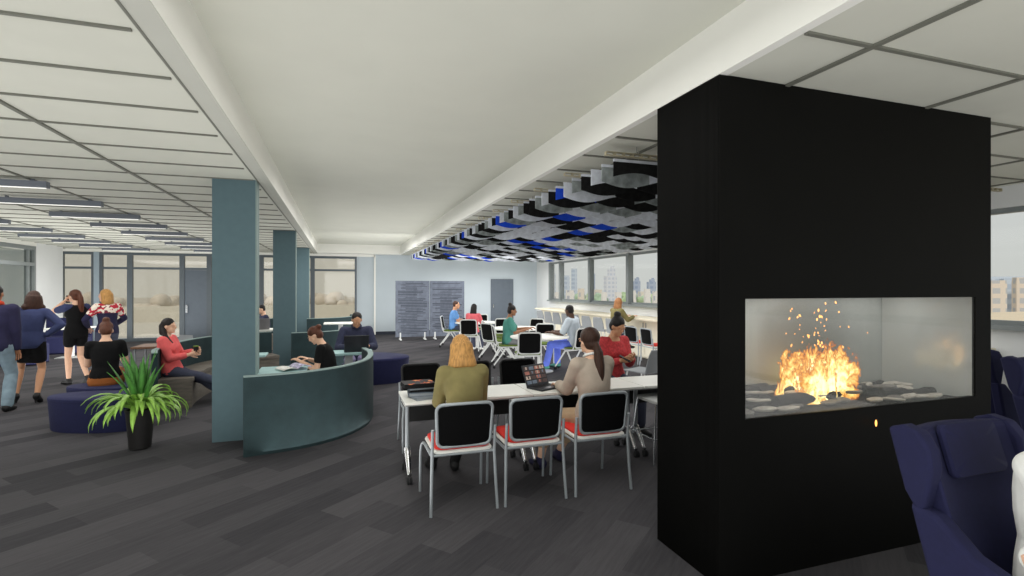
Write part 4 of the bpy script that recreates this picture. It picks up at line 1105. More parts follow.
def person(label, loc, rz, P, look, voxel=.009, name='person', group=None):
    """P: pose dict in the person's own frame (x right, y forward, z up). look: dict of clothing."""
    s = P.get('h', 1.68) / 1.70; fem = look.get('fem', True)
    pel = V((0, 0, P['pz'])); lean = P.get('lean', 0.0); side = P.get('side', 0.0); tw = P.get('twist', 0.0)
    Rs = Matrix.Rotation(-lean, 3, 'X') @ Matrix.Rotation(side, 3, 'Y')
    Rt = Rs @ Matrix.Rotation(tw, 3, 'Z')
    up = Rs @ V((0, 0, 1)); rx = Rt @ V((1, 0, 0)); fy = Rt @ V((0, 1, 0))
    hipx = Matrix.Rotation(P.get('hipyaw', 0), 3, 'Z') @ V((1, 0, 0)); hipf = V((-hipx.y, hipx.x, 0))
    def spine(t): # slight curve
        return pel + up * (t * s) + fy * (-.02 * s * math.sin(PI * min(max(t / .5, 0), 1))) + fy * P.get('hunch', 0) * (t / .5) ** 2
    N = spine(.50)
    hy, hp, hr = P.get('hyaw', 0), P.get('hpitch', 0), P.get('hroll', 0)
    Rh = Rt @ Matrix.Rotation(hy, 3, 'Z') @ Matrix.Rotation(lean * .6 + hp, 3, 'X') @ Matrix.Rotation(hr, 3, 'Y')
    nd = (up * .8 + (Rh @ V((0, 0, 1))) * .4).normalized()
    Hc = N + nd * .145 * s + (Rh @ V((0, .03, .0))) * s + fy * .012 * s
    hs_ = s * P.get('head', .98)
    def hd(x, y, z): return Hc + Rh @ V((x * hs_, y * hs_, z * hs_))
    sw = (.158 if fem else .185) * s; shl = P.get('shrug', 0)
    Sh = {k: spine(.445) + rx * k * sw + up * shl for k in (-1, 1)}
    Hip = {k: pel + hipx * k * .088 * s + V((0, 0, -.03 * s)) for k in (-1, 1)}
    El, Wr, Kn, An, Hn = {}, {}, {}, {}, {}
    for k in (-1, 1):
        key = 'R' if k > 0 else 'L'
        t = V(P['hand' + key]); pole = V(P.get('elb' + key, (k * .6, -.5, -.6)))
        El[k], Wr[k] = ik(Sh[k], t, .285 * s, .25 * s, pole)
        t = V(P['foot' + key]) + V((0, 0, .085 * s)); pole = V(P.get('knee' + key, (k * .1, 1, .2)))
        Kn[k], An[k] = ik(Hip[k], t, .43 * s, .425 * s, pole)
        Hn[k] = (V(P['hdir' + key]) if 'hdir' + key in P else (Wr[k] - El[k])).normalized()
    def torso(mb, e=0, t0=-.11, t1=.53, hipw=1.0):
        secs = [(-.11, .125, .09, 0), (-.06, .165, .118, 0), (0, .172, .122, 0), (.07, .158 if fem else .15, .11, 0), (.15, .128 if fem else .145, .095, 0), (.25, .138 if fem else .16, .108, .004), (.33, .148 if fem else .172, .118 if fem else .115, .012), (.40, .155 if fem else .178, .10, 0), (.455, .125 if fem else .15, .078, -.006), (.49, .075, .06, -.004), (.53, .052, .05, 0)]
        rings = []
        for t, a, b_, o in secs:
            if t < t0 - 1e-6 or t > t1 + 1e-6: continue
            c = spine(t) + fy * o * s; ax = rx if t > .1 else (hipx if t < .03 else (rx + hipx).normalized()); ay = fy if t > .1 else (hipf * .6 + fy * .4).normalized()
            rings.append([c + ax * (math.cos(2 * PI * q / 22) * (a * s + e)) + ay * (math.sin(2 * PI * q / 22) * (b_ * s + e)) for q in range(22)])
        mb.loft(rings)
        if fem and t1 > .35:
            for k in (-1, 1): mb.ell(spine(.315) + rx * k * .068 * s + fy * .078 * s, (.06 * s + e,) * 3, seg=12, rings=8)
    def arm(mb, e=0, f=2.0, shoulder=True):
        for k in (-1, 1):
            if f <= 1: limb(mb, [Sh[k], Sh[k] + (El[k] - Sh[k]) * f], [(.052 if fem else .06) * s + e, (.045 if fem else .052) * s + e])
            else:
                limb(mb, [Sh[k], El[k]], [(.05 if fem else .058) * s + e, (.038 if fem else .044) * s + e])
                q = El[k] + (Wr[k] - El[k]) * min(f - 1, 1)
                m_ = El[k] + (q - El[k]) * .3
                limb(mb, [El[k], m_, q], [.038 * s + e, .039 * s + e, (.026 if f >= 2 else .03) * s + e])
            if shoulder: cap(mb, spine(.43) + rx * k * .07 * s, Sh[k], .055 * s + e, .05 * s + e)
    def leg(mb, e=0, f=2.0, wide=1.0):
        for k in (-1, 1):
            th = [(.083 if fem else .08) * s * wide + e, .064 * s * wide + e, .05 * s * wide + e]
            if f <= 1:
                q = Hip[k] + (Kn[k] - Hip[k]) * f; limb(mb, [Hip[k], q], [th[0], th[0] * (1 - f) + th[2] * f])
            else:
                limb(mb, [Hip[k], Hip[k] + (Kn[k] - Hip[k]) * .5, Kn[k]], th)
                A_ = An[k]; q = Kn[k] + (A_ - Kn[k]) * (f - 1)
                c = Kn[k] + (A_ - Kn[k]) * .3 - (V((0, 1, 0)) * .012 * s)
                if f > 1.35: limb(mb, [Kn[k], c, q], [.048 * s * wide + e, .053 * s * wide + e, (.034 * s if wide <= 1 else .048 * s * wide) + e])
                else: limb(mb, [Kn[k], q], [.048 * s * wide + e, .05 * s * wide + e])
    def footm(mb, k, e=0, heel=0.0, only=None):
        fd = V(P.get('toe' + ('R' if k > 0 else 'L'), (k * .12, 1, 0))).normalized(); a = An[k]
        ft = V((a.x, a.y, 0)) + V((0, 0, a.z - .085 * s))
        hz = a.z - .06 * s
        cap(mb, a + V((0, 0, -.03 * s)) - fd * .03 * s, ft + fd * .09 * s + V((0, 0, .03 * s)), .036 * s + e, .032 * s + e)
        cap(mb, ft + fd * .09 * s + V((0, 0, .028 * s)), ft + fd * .15 * s + V((0, 0, .022 * s)), .033 * s + e, .022 * s + e)
        cap(mb, a, a + V((0, 0, -.045 * s)) - fd * .025 * s, .034 * s + e, .034 * s + e)
    # ---------------- body
    mb = MB(); torso(mb); arm(mb); leg(mb)
    for k in (-1, 1): footm(mb, k)
    limb(mb, [spine(.46), N + nd * .06 * s, hd(0, -.02, -.05)], [.058 * s, (.046 if fem else .056) * s, (.047 if fem else .055) * s])
    mb.ell(hd(0, -.012, .025), (.073 * hs_, .092 * hs_, .092 * hs_), Rh)
    mb.ell(hd(0, .02, -.045), (.056 * hs_, .064 * hs_, .066 * hs_), Rh)
    mb.ell(hd(0, .06, -.088), (.03 * hs_, .026 * hs_, .022 * hs_), Rh)
    mb.ell(hd(0, .088, -.018), (.012 * hs_, .022 * hs_, .026 * hs_), Rh)
    mb.ell(hd(0, .062, .022), (.055 * hs_, .02 * hs_, .014 * hs_), Rh)
    for k in (-1, 1):
        mb.ell(hd(k * .073, -.008, -.012), (.012 * hs_, .02 * hs_, .03 * hs_), Rh)
        h = Hn[k]; w = Wr[k]
        # palm
        pn = V(P.get('palm' + ('R' if k > 0 else 'L'), (0, 0, -1))); pn = (pn - h * pn.dot(h)).normalized(); la = h.cross(pn) * 1.0
        mb.loft([[w + h * d * s + la * (math.cos(2 * PI * q / 12) * a * s) + pn * (math.sin(2 * PI * q / 12) * c * s) for q in range(12)] for d, a, c in ((-.02, .026, .021), (.02, .032, .018), (.06, .040, .016), (.085, .040, .013))])
    skin = M[look['skin']]
    body = remesh(mb, name, [skin], voxel)
    # fingers, eyes, lips appended to the same mesh
    mb = MB()
    for k in (-1, 1):
        h = Hn[k]; w = Wr[k]; pn = V(P.get('palm' + ('R' if k > 0 else 'L'), (0, 0, -1))); pn = (pn - h * pn.dot(h)).normalized(); la = h.cross(pn)
        thumb_side = 1 if la.dot(-rx * k) > 0 else -1
        curl = P.get('curl', .5)
        for fi, (off, L) in enumerate(((.030, .070), (.010, .078), (-.011, .072), (-.030, .056))):
            p = w + h * .075 * s + la * off * thumb_side * s; pts = [p]; a_ = .15 + curl * .25
            dd = h + la * off * thumb_side * 2.2; dd.normalize()
            p2 = p + dd * .02 * s; pts.append(p2)
            for seg_ in (.45, .32, .26):
                p2 = p2 + (dd * math.cos(a_) + pn * math.sin(a_)) * (L * seg_ * s); pts.append(p2.copy()); a_ += curl * .75
            mb.tube(pts, [.0095 * s, .0095 * s, .009 * s, .0082 * s, .0055 * s], 8)
        p = w + h * .025 * s + la * thumb_side * .024 * s; td = (h * .75 + la * thumb_side * .75 + pn * .35).normalized()
        mb.tube([p, p + td * .035 * s, p + (td * .062 + pn * .01 + h * .006) * s, p + (td * .08 + pn * .02 + h * .016) * s], [.013 * s, .0115 * s, .0105 * s, .0065 * s], 8)
    for k in (-1, 1):
        mb.ell(hd(k * .031, .078, .0), (.0135 * hs_, .008 * hs_, .0065 * hs_), Rh, 10, 6, 1)
        mb.ell(hd(k * .031, .0845, .0), (.0075 * hs_, .004 * hs_, .0065 * hs_), Rh, 8, 6, 2)
        mb.ell(hd(k * .032, .082, .019), (.019 * hs_, .006 * hs_, .0048 * hs_), Rh, 8, 6, 3)
    mb.ell(hd(0, .081, -.056), (.021 * hs_, .007 * hs_, .0075 * hs_), Rh, 12, 6, 4)
    ex = mb.mesh('extra', [skin, M['eye_white'], M['eye_dark'], M[look['hair']], M['lip']])
    bm = bmesh.new(); bm.from_mesh(body.data); bm.from_mesh(ex); bm.to_mesh(body.data); bm.free()
    body.data.materials.clear()
    for m in (skin, M['eye_white'], M['eye_dark'], M[look['hair']], M['lip']): body.data.materials.append(m)
    body.data.polygons.foreach_set('use_smooth', [True] * len(body.data.polygons)); bpy.data.meshes.remove(ex)
    body.location = loc; body.rotation_euler = (0, 0, rz); tag(body, label, 'person', group)
    vx = voxel * 1.15
    # ---------------- clothing
    if 'bottom' in look:
        kind, mt = look['bottom'][:2]; mb = MB()
        if kind == 'trousers': torso(mb, .012, -.11, .07); leg(mb, .012, look['bottom'][2] if len(look['bottom']) > 2 else 1.93, look['bottom'][3] if len(look['bottom']) > 3 else 1.06); nm = 'trousers'
        elif kind == 'shorts': torso(mb, .012, -.11, .07); leg(mb, .016, .42, 1.04); nm = 'shorts'
        else:
            torso(mb, .012, -.11, .15); leg(mb, .014, look['bottom'][2], 1.05)
            f = look['bottom'][2]
            a = Hip[-1] + (Kn[-1] - Hip[-1]) * f; b_ = Hip[1] + (Kn[1] - Hip[1]) * f; m1 = (Hip[-1] + Hip[1]) / 2; m2 = (a + b_) / 2
            cap(mb, m1, m2, .085 * s, .072 * s)
            for q in (.35, .65, 1.0):
                cap(mb, Hip[-1] + (a - Hip[-1]) * q, Hip[1] + (b_ - Hip[1]) * q, .078 * s, .078 * s)
            nm = 'skirt'
        remesh(mb, nm, [M[mt]], vx, 5, body)
    if 'top' in look:
        mt, sl, ln = look['top'][:3]; e = look['top'][3] if len(look['top']) > 3 else .013; mb = MB()
        torso(mb, e, ln, look.get('neck', .49)); arm(mb, e, sl)
        remesh(mb, look.get('topname', 'shirt'), [M[mt]], vx, 5, body)
    if 'vest' in look:
        mb = MB(); torso(mb, .019, -.06, .455); remesh(mb, 'waistcoat', [M[look['vest']]], vx, 5, body)
    if 'cuffs' in look:
        mb = MB(); arm(mb, .02, .55)
        if look.get('shawl'): torso(mb, .021, .33, .49)
        remesh(mb, 'sleeves', [M[look['cuffs']]], vx, 5, body)
    if 'collar' in look:
        mb = MB(); c = N + nd * .01 * s
        n_ = 16; q_ = [c + rx * (math.cos(2 * PI * i / n_) * .066 * s) + fy * (math.sin(2 * PI * i / n_) * .062 * s + .006) + up * (.012 - .02 * math.sin(2 * PI * i / n_)) for i in range(n_)]
        mb.tube(q_, look.get('collar_r', .018) * s, 8, closed=True); mb.build(look.get('collar_name', 'collar'), M[look['collar']], body, smooth='all')
    if 'shoes' in look:
        for k in (-1, 1):
            mb = MB(); footm(mb, k, .009)
            if look.get('boot'): cap(mb, An[k], An[k] + (Kn[k] - An[k]) * .3, .05 * s, .055 * s)
            if look.get('heels'):
                fd = V(P.get('toe' + ('R' if k > 0 else 'L'), (k * .12, 1, 0))).normalized(); a = An[k]
                mb.tube([a - fd * .045 * s + V((0, 0, -.05 * s)), V((a.x, a.y, 0.0)) - fd * .05 * s], [.018, .012], 10)
            remesh(mb, 'shoe', [M[look['shoes']]], vx, 3, body)
    # ---------------- hair
    hm = M[look['hair']]; st = look['style']; mb = MB()
    mb.ell(hd(0, -.018, .045), (.083 * hs_, .092 * hs_, .087 * hs_), Rh)
    mb.ell(hd(0, -.05, -.01), (.074 * hs_, .066 * hs_, .08 * hs_), Rh)
    if st == 'short':
        mb = MB(); mb.ell(hd(0, -.022, .048), (.080 * hs_, .088 * hs_, .078 * hs_), Rh); mb.ell(hd(0, -.048, .0), (.071 * hs_, .062 * hs_, .07 * hs_), Rh)
    elif st == 'bob':
        mb.loft([[hd(math.cos(2 * PI * q / 20) * a, y + math.sin(2 * PI * q / 20) * b_, z) for q in range(20)] for z, a, b_, y in ((.10, .055, .055, -.02), (.04, .098, .098, -.03), (-.05, .108, .092, -.04), (-.11, .122, .092, -.045), (-.15, .13, .086, -.045), (-.165, .112, .07, -.045))])
    elif st == 'long':
        mb.loft([[hd(math.cos(2 * PI * q / 20) * a, y + math.sin(2 * PI * q / 20) * b_, z) for q in range(20)] for z, a, b_, y in ((.03, .086, .084, -.03), (-.06, .092, .07, -.05), (-.16, .098, .056, -.062), (-.26, .085, .042, -.075), (-.31, .06, .026, -.085))])
    elif st == 'wavy':
        mb.loft([[hd(math.cos(2 * PI * q / 20) * a, y + math.sin(2 * PI * q / 20) * b_, z) for q in range(20)] for z, a, b_, y in ((.05, .095, .095, -.03), (-.03, .112, .09, -.04), (-.12, .12, .075, -.05), (-.18, .1, .055, -.06))])
        for q, (x, z) in enumerate(((-.1, -.13), (.1, -.13), (0, -.17), (-.05, -.18), (.06, -.17))): mb.ell(hd(x, -.06, z), (.045, .04, .045), Rh)
    elif st in ('ponytail', 'lowpony'):
        z0 = -.02 if st == 'lowpony' else .05
        mb.ell(hd(0, -.1, z0), (.03 * hs_,) * 3, Rh)
        b0 = hd(0, -.115, z0 - .01); dn = (up * -1)
        pts = [b0, b0 + dn * .07 + fy * -.03, b0 + dn * .18 + fy * -.035, b0 + dn * .30 + fy * -.03, b0 + dn * (.50 if st == 'lowpony' else .32) + fy * -.03]
        limb(mb, pts, [.03 * s, .042 * s, .048 * s, .044 * s, .022 * s])
        mb.ell(hd(0, -.03, .04), (.092 * hs_, .096 * hs_, .095 * hs_), Rh)
    elif st == 'bun':
        mb.ell(hd(0, -.06 if not look.get('backbun') else -.11, .135 if not look.get('backbun') else .07), (.046 * hs_, .046 * hs_, .04 * hs_), Rh)
    elif st == 'sidebraid':
        b0 = hd(.05, -.06, -.05); limb(mb, [b0, b0 + V((.035, .05, -.1)), b0 + V((.02, .12, -.2)), b0 + V((0, .15, -.3))], [.035, .032, .028, .014])
        limb(mb, [hd(0, -.07, 0), hd(.03, -.07, -.09)], [.07 * hs_, .055 * hs_])
    if look.get('fringe'): mb.ell(hd(0, .044, .07), (.068 * hs_, .044 * hs_, .026 * hs_), Rh)
    remesh(mb, 'hair', [hm], vx, 3, body)
    if look.get('cap'):
        mb = MB(); mb.ell(hd(0, -.02, .06), (.088 * hs_, .096 * hs_, .082 * hs_), Rh); remesh(mb, 'beanie', [M[look['cap']]], vx, 3, body)
    body['_h'] = 0; del body['_h']
    return body, Wr, Hn, hd

SIT = dict(pz=.545, footL=(-.11, .42, 0), footR=(.11, .42, 0))
def sit(**k): d = dict(SIT); d.update(k); return d
NEAR = .0075
# --- at the long table
person('blonde woman in an olive jacket, seated at the long table with her back to us', (.97, 4.12, 0), 0,
       sit(h=1.68, pz=.56, lean=.16, hunch=.02, handL=(-.12, .43, .77), handR=(.12, .43, .77), footL=(-.16, .68, 0), footR=(.04, .6, 0), elbL=(-.3, -.35, -1), elbR=(.3, -.35, -1), hpitch=-.12),
       dict(skin='skin_a', hair='hair_blond', style='bob', top=('olive', 1.95, -.11, .02), topname='jacket', bottom=('trousers', 'cl_black', 1.6), shoes='black', boot=True, collar='olive'), NEAR)
person('woman with a long dark ponytail in a taupe blazer, seated at the long table', (2.15, 4.12, 0), .1,
       sit(h=1.7, pz=.575, lean=.08, handL=(-.12, .42, .77), handR=(.14, .4, .77), footL=(-.32, .42, 0), footR=(-.05, .55, 0), kneeL=(-.4, 1, .3), elbL=(-.3, -.35, -1), elbR=(.3, -.35, -1), hyaw=.1),
       dict(skin='skin_a', hair='hair_brown', style='lowpony', top=('taupe', 1.95, -.11, .02), topname='blazer', bottom=('trousers', 'beige_trouser', 1.62), shoes='cl_navy', collar='cl_white', collar_r=.012), NEAR)
_, W3, _, _ = person('dark-haired woman in a red blouse, looking down at her phone', (3.17, 5.62, 0), PI + .1,
       sit(h=1.72, pz=.60, lean=.1, hpitch=-.38, hyaw=.2, handL=(-.04, .36, .87), handR=(.1, .33, .85), elbL=(-.35, -.3, -1), elbR=(.35, -.3, -1), palmL=(.6, -.2, .6), palmR=(-.6, -.2, .6), curl=.7),
       dict(skin='skin_b', hair='hair_black', style='bun', top=('cl_red', 1.85, -.11, .016), neck=.46, topname='blouse', bottom=('trousers', 'cl_slate', 1.9), shoes='black'), NEAR)
o = MB().box((0, 0, 0), (.072, .145, .009), rot=Matrix.Rotation(.5, 3, 'X')).build('phone', M['black'], bevel=.003)
o.location = (3.11, 5.20, .885); o.rotation_euler = (0, 0, .8); tag(o, 'black phone in the hands of the woman in the red blouse', 'phone')
# --- booth
person('woman with a reddish bun in a black top, seated inside the near booth', (-.13, 7.22, 0), PI / 2 - .15,
       sit(h=1.62, pz=.50, lean=.24, hpitch=-.5, handL=(-.1, .34, .74), handR=(.16, .30, .74), elbL=(-.3, -.3, -1), elbR=(.3, -.3, -1)),
       dict(skin='skin_a', hair='hair_chestnut', style='bun', backbun=True, top=('cl_black', .55, -.1), bottom=('trousers', 'cl_slate', 1.9), shoes='black'))
person('man with black hair in a dark checked shirt, working on a laptop', (.24, 8.96, 0), PI + .05,
       sit(h=1.78, lean=.24, hpitch=-.45, handL=(-.15, .44, .77), handR=(.17, .44, .77), elbL=(-.6, -.2, -1), elbR=(.6, -.2, -1)),
       dict(skin='skin_b', hair='hair_black', style='short', fem=False, top=('cl_shirtnavy', 1.8, -.1, .018), bottom=('trousers', 'cl_lavender', 1.93), shoes='black', collar='cl_shirtnavy'))
o = empty('desk_stool', (.24, 8.98, 0)); tag(o, 'low navy stool under the man in the dark checked shirt', 'stool')
MB().lathe([(.2, 0), (.22, .02), (.23, .40), (.22, .44), (.15, .452)], seg=28).build('upholstery', M['navy'], o, smooth=True)
_, W6, _, _ = person('woman in a coral jacket sitting cross-legged on the curved booth bench', (-2.34, 8.70, 0), -1.72,
       sit(h=1.66, pz=.515, lean=-.14, hpitch=-.05, handL=(-.02, .29, .77), handR=(.08, .26, .73), footR=(.02, .95, .12), footL=(-.05, .78, 0), kneeR=(0, .5, 1), kneeL=(0, .6, .9), elbL=(-.3, -.5, -1), elbR=(.3, -.5, -1), palmL=(.8, 0, .1), palmR=(-.8, 0, .1), curl=.8),
       dict(skin='skin_a', hair='hair_black', style='sidebraid', top=('cl_coral', 1.75, -.11, .018), topname='jacket', bottom=('trousers', 'cl_slate', 1.92), shoes='black'))
o = empty('coffee_cup', (-2.015, 8.615, .76)); tag(o, 'small dark cup held by the woman in the coral jacket', 'cup')
MB().lathe([(.026, 0), (.036, .07), (.036, .078)], seg=18).build('cup', M['black'], o, smooth=True)
MB().lathe([(.038, .078), (.037, .092), (.02, .096)], seg=18).build('lid', M['green_pad'], o, smooth=True)
person('woman in a black top and orange trousers, seated on an ottoman, back to us', (-3.0, 8.28, 0), .3,
       sit(h=1.72, pz=.485, lean=.1, hpitch=-.35, handL=(-.1, .34, .78), handR=(.14, .32, .76), elbL=(-.35, -.3, -1), elbR=(.35, -.3, -1)),
       dict(skin='skin_a', hair='hair_chestnut', style='bun', top=('cl_black', .5, 0), bottom=('trousers', 'cl_orange', 1.9, 1.16), shoes='black'))
# --- standing group on the left
person('man in a navy coat and red scarf at the left edge, back to us', (-4.47, 8.85, 0), .1,
       dict(h=1.76, pz=.95, handL=(-.24, .05, .82), handR=(.21, .08, .84), elbL=(-.6, -1, 0), elbR=(.6, -1, 0), footL=(-.12, 0, 0), footR=(.12, .04, 0), hpitch=-.05),
       dict(skin='skin_c', hair='hair_black', style='short', fem=False, top=('cl_navy', 1.95, -.11, .02), topname='coat', bottom=('trousers', 'cl_jeans', 1.95, 1.15), shoes='black', collar='scarf_red', collar_r=.034, collar_name='scarf'))
person('woman in a blue jacket and black skirt with one hand on her hip', (-4.34, 9.42, 0), .2,
       dict(h=1.64, pz=.92, side=.06, handL=(-.1, .26, 1.0), handR=(.185, -.03, 1.0), elbR=(1, -.25, .15), elbL=(-.6, -1, 0), hdirR=(-.75, .3, -.45), footL=(-.17, .05, .05), footR=(.09, -.06, .05), toeL=(-.4, .9, -.4), toeR=(.1, .9, -.4), hyaw=.4),
       dict(skin='skin_b', hair='hair_brown', style='wavy', top=('cl_blue', 1.93, -.11, .016), topname='jacket', bottom=('skirt', 'cl_black', .62), shoes='black', heels=True))
_, W10, _, _ = person('woman in a black romper with blue sleeves, holding a phone to her face', (-4.42, 11.0, 0), .85,
       dict(h=1.64, pz=.93, handL=(-.06, .26, 1.45), handR=(.10, .24, 1.46), elbL=(-.8, .1, -.8), elbR=(.8, .1, -.8), palmL=(.8, -.3, 0), palmR=(-.8, -.3, 0), hyaw=.3, footL=(-.05, .12, 0), footR=(.06, -.22, .06), kneeR=(0, 1, 0), toeR=(.1, .9, -.4), curl=.8),
       dict(skin='skin_a', hair='hair_chestnut', style='ponytail', top=('cl_black', .12, -.08, .016), cuffs='cl_blue', bottom=('shorts', 'cl_black'), shoes='black'))
o = MB().box((0, 0, 0), (.07, .01, .14)).build('phone', M['laptop_dark'], bevel=.003)
o.location = (-4.615, 11.20, 1.50); o.rotation_euler = (.2, 0, .85); tag(o, 'dark phone held by the woman in the black romper', 'phone')
person('blonde woman in a navy waistcoat over a floral top, standing behind the seated woman', (-3.98, 11.05, 0), .75,
       dict(h=1.66, pz=.93, handL=(-.2, .22, 1.0), handR=(.2, .24, 1.0), elbL=(-1, -.6, 0), elbR=(1, -.6, 0), footL=(-.1, 0, 0), footR=(.1, .05, 0), hyaw=.8),
       dict(skin='skin_a', hair='hair_blond', style='bob', top=('cl_navy', 1.9, -.08, .014), cuffs='floral', shawl=True, bottom=('trousers', 'cl_slate', 1.93), shoes='black'))
# --- round tables
person('man in a light blue shirt seated at the farthest round table', (3.12, 14.75, 0), -1.75,
       sit(h=1.74, lean=.08, handL=(-.1, .42, .76), handR=(.16, .38, .75), elbL=(-.35, -.4, -1), elbR=(.35, -.4, -1)),
       dict(skin='skin_b', hair='hair_brown', style='short', fem=False, top=('cl_sky', .6, -.1), bottom=('trousers', 'cl_slate', 1.93), shoes='black'), .011)
o = empty('coffee_cup', (3.38, 14.5, .721)); tag(o, 'dark cup with a yellow sleeve on the farthest round table', 'cup')
mk('yellow', (214, 164, 60), .6)
MB().lathe([(.03, 0), (.042, .11), (.042, .115)], seg=16).build('cup', M['black'], o, smooth=True); MB().lathe([(.0345, .02), (.041, .07), (.04, .071)], seg=16).build('sleeve', M['yellow'], o)
person('woman in a pink top, seated with her back to us at the farthest round table', (3.33, 13.25, 0), -.55,
       sit(h=1.64, lean=.12, hpitch=-.1, handL=(-.14, .4, .75), handR=(.16, .4, .75), elbL=(-.4, -.35, -1), elbR=(.4, -.35, -1)),
       dict(skin='skin_d', hair='hair_black', style='long', top=('cl_pink', 1.9, -.1), bottom=('trousers', 'cl_slate', 1.93), shoes='cl_white'), .011)
person('woman in a teal dress with a top bun, seated at the nearest round table', (3.46, 10.6, 0), -1.8,
       sit(h=1.72, pz=.56, lean=.06, hpitch=-.08, handL=(-.1, .44, .82), handR=(.14, .36, .80), elbL=(-.35, -.4, -1), elbR=(.35, -.4, -1)),
       dict(skin='skin_c', hair='hair_black', style='bun', top=('cl_teal', .75, -.11, .018), topname='dress', neck=.46, bottom=('trousers', 'cl_grey', 1.85), shoes='taupe'), .010)
person('man in a white shirt and bright blue jeans, seated at the nearest round table', (4.62, 9.75, 0), .75,
       sit(h=1.8, lean=.1, hpitch=-.12, hyaw=-.35, handL=(-.2, .42, .77), handR=(.16, .42, .77), footL=(-.3, .5, 0), kneeL=(-.5, 1, .2), elbL=(-.4, -.35, -1), elbR=(.4, -.35, -1)),
       dict(skin='skin_d', hair='hair_black', style='short', fem=False, top=('cl_paleblue', .8, -.1, .02), bottom=('trousers', 'cl_jeansblue', 1.93, 1.12), shoes='cl_teal'), .010)
person('red-haired person in an olive jacket sitting at the window counter', (6.30, 10.95, 0), -PI / 2 + .2,
       dict(h=1.66, pz=.72, lean=.1, handL=(-.15, .42, 1.0), handR=(.15, .42, 1.0), footL=(-.12, .3, .24), footR=(.12, .3, .24), elbL=(-.4, -.35, -1), elbR=(.4, -.35, -1)),
       dict(skin='skin_a', hair='hair_red', style='bob', top=('olive', 1.95, -.1, .018), topname='jacket', bottom=('trousers', 'cl_slate', 1.9), shoes='black'), .011)
person('dark-haired man half hidden behind the nearest blade column, in the far booth', (-1.82, 14.45, 0), 1.9,
       sit(h=1.7, pz=.52, lean=.1, hpitch=-.15, handL=(-.12, .4, .76), handR=(.14, .4, .76)),
       dict(skin='skin_a', hair='hair_black', style='short', fem=False, top=('cl_shirtnavy', 1.9, -.1), bottom=('trousers', 'cl_slate', 1.93), shoes='black'), .011)
# --- right foreground
person('person in a white long-sleeved top in the navy wing armchair at the right edge', (2.62, 1.18, 0), PI,
       sit(h=1.70, pz=.58, lean=-.02, handR=(.46, .12, .80), handL=(-.2, .25, .70), elbR=(-.3, .6, -.8), elbL=(-.6, -.8, -.3), footL=(-.12, .5, 0), footR=(.12, .5, 0), hdirR=(.1, .35, -.7), curl=.45),
       dict(skin='skin_a', hair='hair_blond', style='bob', top=('cl_white', 1.9, -.1, .018), topname='blouse', neck=.455, bottom=('trousers', 'cl_slate', 1.93), shoes='black'), .006)
# ------------------------------------------------------------------ outside
GZ = -24.0
struct('ground', MB().box((0, 400, GZ - .5), (3000, 2400, 1)), M['ground_out'])
def az_of(px): return A + math.atan((px - 512) / 512)
def bldg(px, wpx, ytop, D, fac, lab, crown=0, name='building'):
    a = az_of(px); Zc = D * math.cos(a - A); w = wpx / 512 * Zc / max(.2, math.cos(a - A)) * .8; h = 1.7 + (288 - ytop) / 512 * Zc - GZ
    o = empty(name, (D * math.sin(a), D * math.cos(a), GZ), -a + .35); tag(o, lab, 'building')
    MB().box((0, 0, h / 2), (w, w * .8, h)).build('block', M[fac], o)
    if crown:
        MB().box((w * .1, 0, h + crown * .5), (w * .6, w * .5, crown)).build('crown', M[fac], o)
        MB().box((w * .2, 0, h + crown * 1.25), (w * .25, w * .3, crown * .5)).build('plant_room', M[fac], o)
    else: MB().box((0, 0, h + .6), (w * .96, w * .76, 1.2)).build('roof_slab', M[fac], o)
    return o
def tree(px, D, s, lab, m='tree_green'):
    a = az_of(px); o = empty('tree', (D * math.sin(a), D * math.cos(a), GZ)); tag(o, lab, 'tree')
    rn = random.Random(int(px * 10)); mb = MB()
    for k in range(9):
        r = s * rn.uniform(.35, .55); mb.ell((rn.uniform(-.5, .5) * s, rn.uniform(-.5, .5) * s, 20.0 + rn.uniform(-.6, .45) * s), (r, r, r * .85), seg=9, rings=6)
    mb.build('crown', M[m], o, smooth='all'); MB().tube([(0, 0, 0), (0, 0, 20)], .5).build('trunk', M['bark'], o)
W = 'window'
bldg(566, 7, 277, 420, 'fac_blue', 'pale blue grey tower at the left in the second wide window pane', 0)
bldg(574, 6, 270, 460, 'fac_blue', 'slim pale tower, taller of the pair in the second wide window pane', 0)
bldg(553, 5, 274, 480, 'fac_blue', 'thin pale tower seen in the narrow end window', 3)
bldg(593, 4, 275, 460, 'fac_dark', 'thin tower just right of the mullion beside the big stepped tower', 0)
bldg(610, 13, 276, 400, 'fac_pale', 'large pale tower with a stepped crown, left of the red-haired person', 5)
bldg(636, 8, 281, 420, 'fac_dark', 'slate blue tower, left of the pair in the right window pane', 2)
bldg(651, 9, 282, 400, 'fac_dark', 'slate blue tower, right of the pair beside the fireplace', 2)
lows = [(557, 8, 295, 'fac_white'), (570, 9, 293, 'fac_white'), (581, 7, 291, 'fac_tan'), (598, 8, 292, 'fac_tan'), (604, 6, 295, 'fac_white'), (618, 7, 295, 'fac_white'), (632, 8, 293, 'fac_white'), (641, 7, 294, 'fac_tan'), (647, 7, 292, 'fac_white'), (656, 8, 294, 'fac_white')]
for k, (px, w, yt, f) in enumerate(lows):
    bldg(px, w, yt, 210 + 17 * (k % 4), f, 'low pale house outside the right window wall, %s from the left' % ordinal(k + 1), 0, 'house')
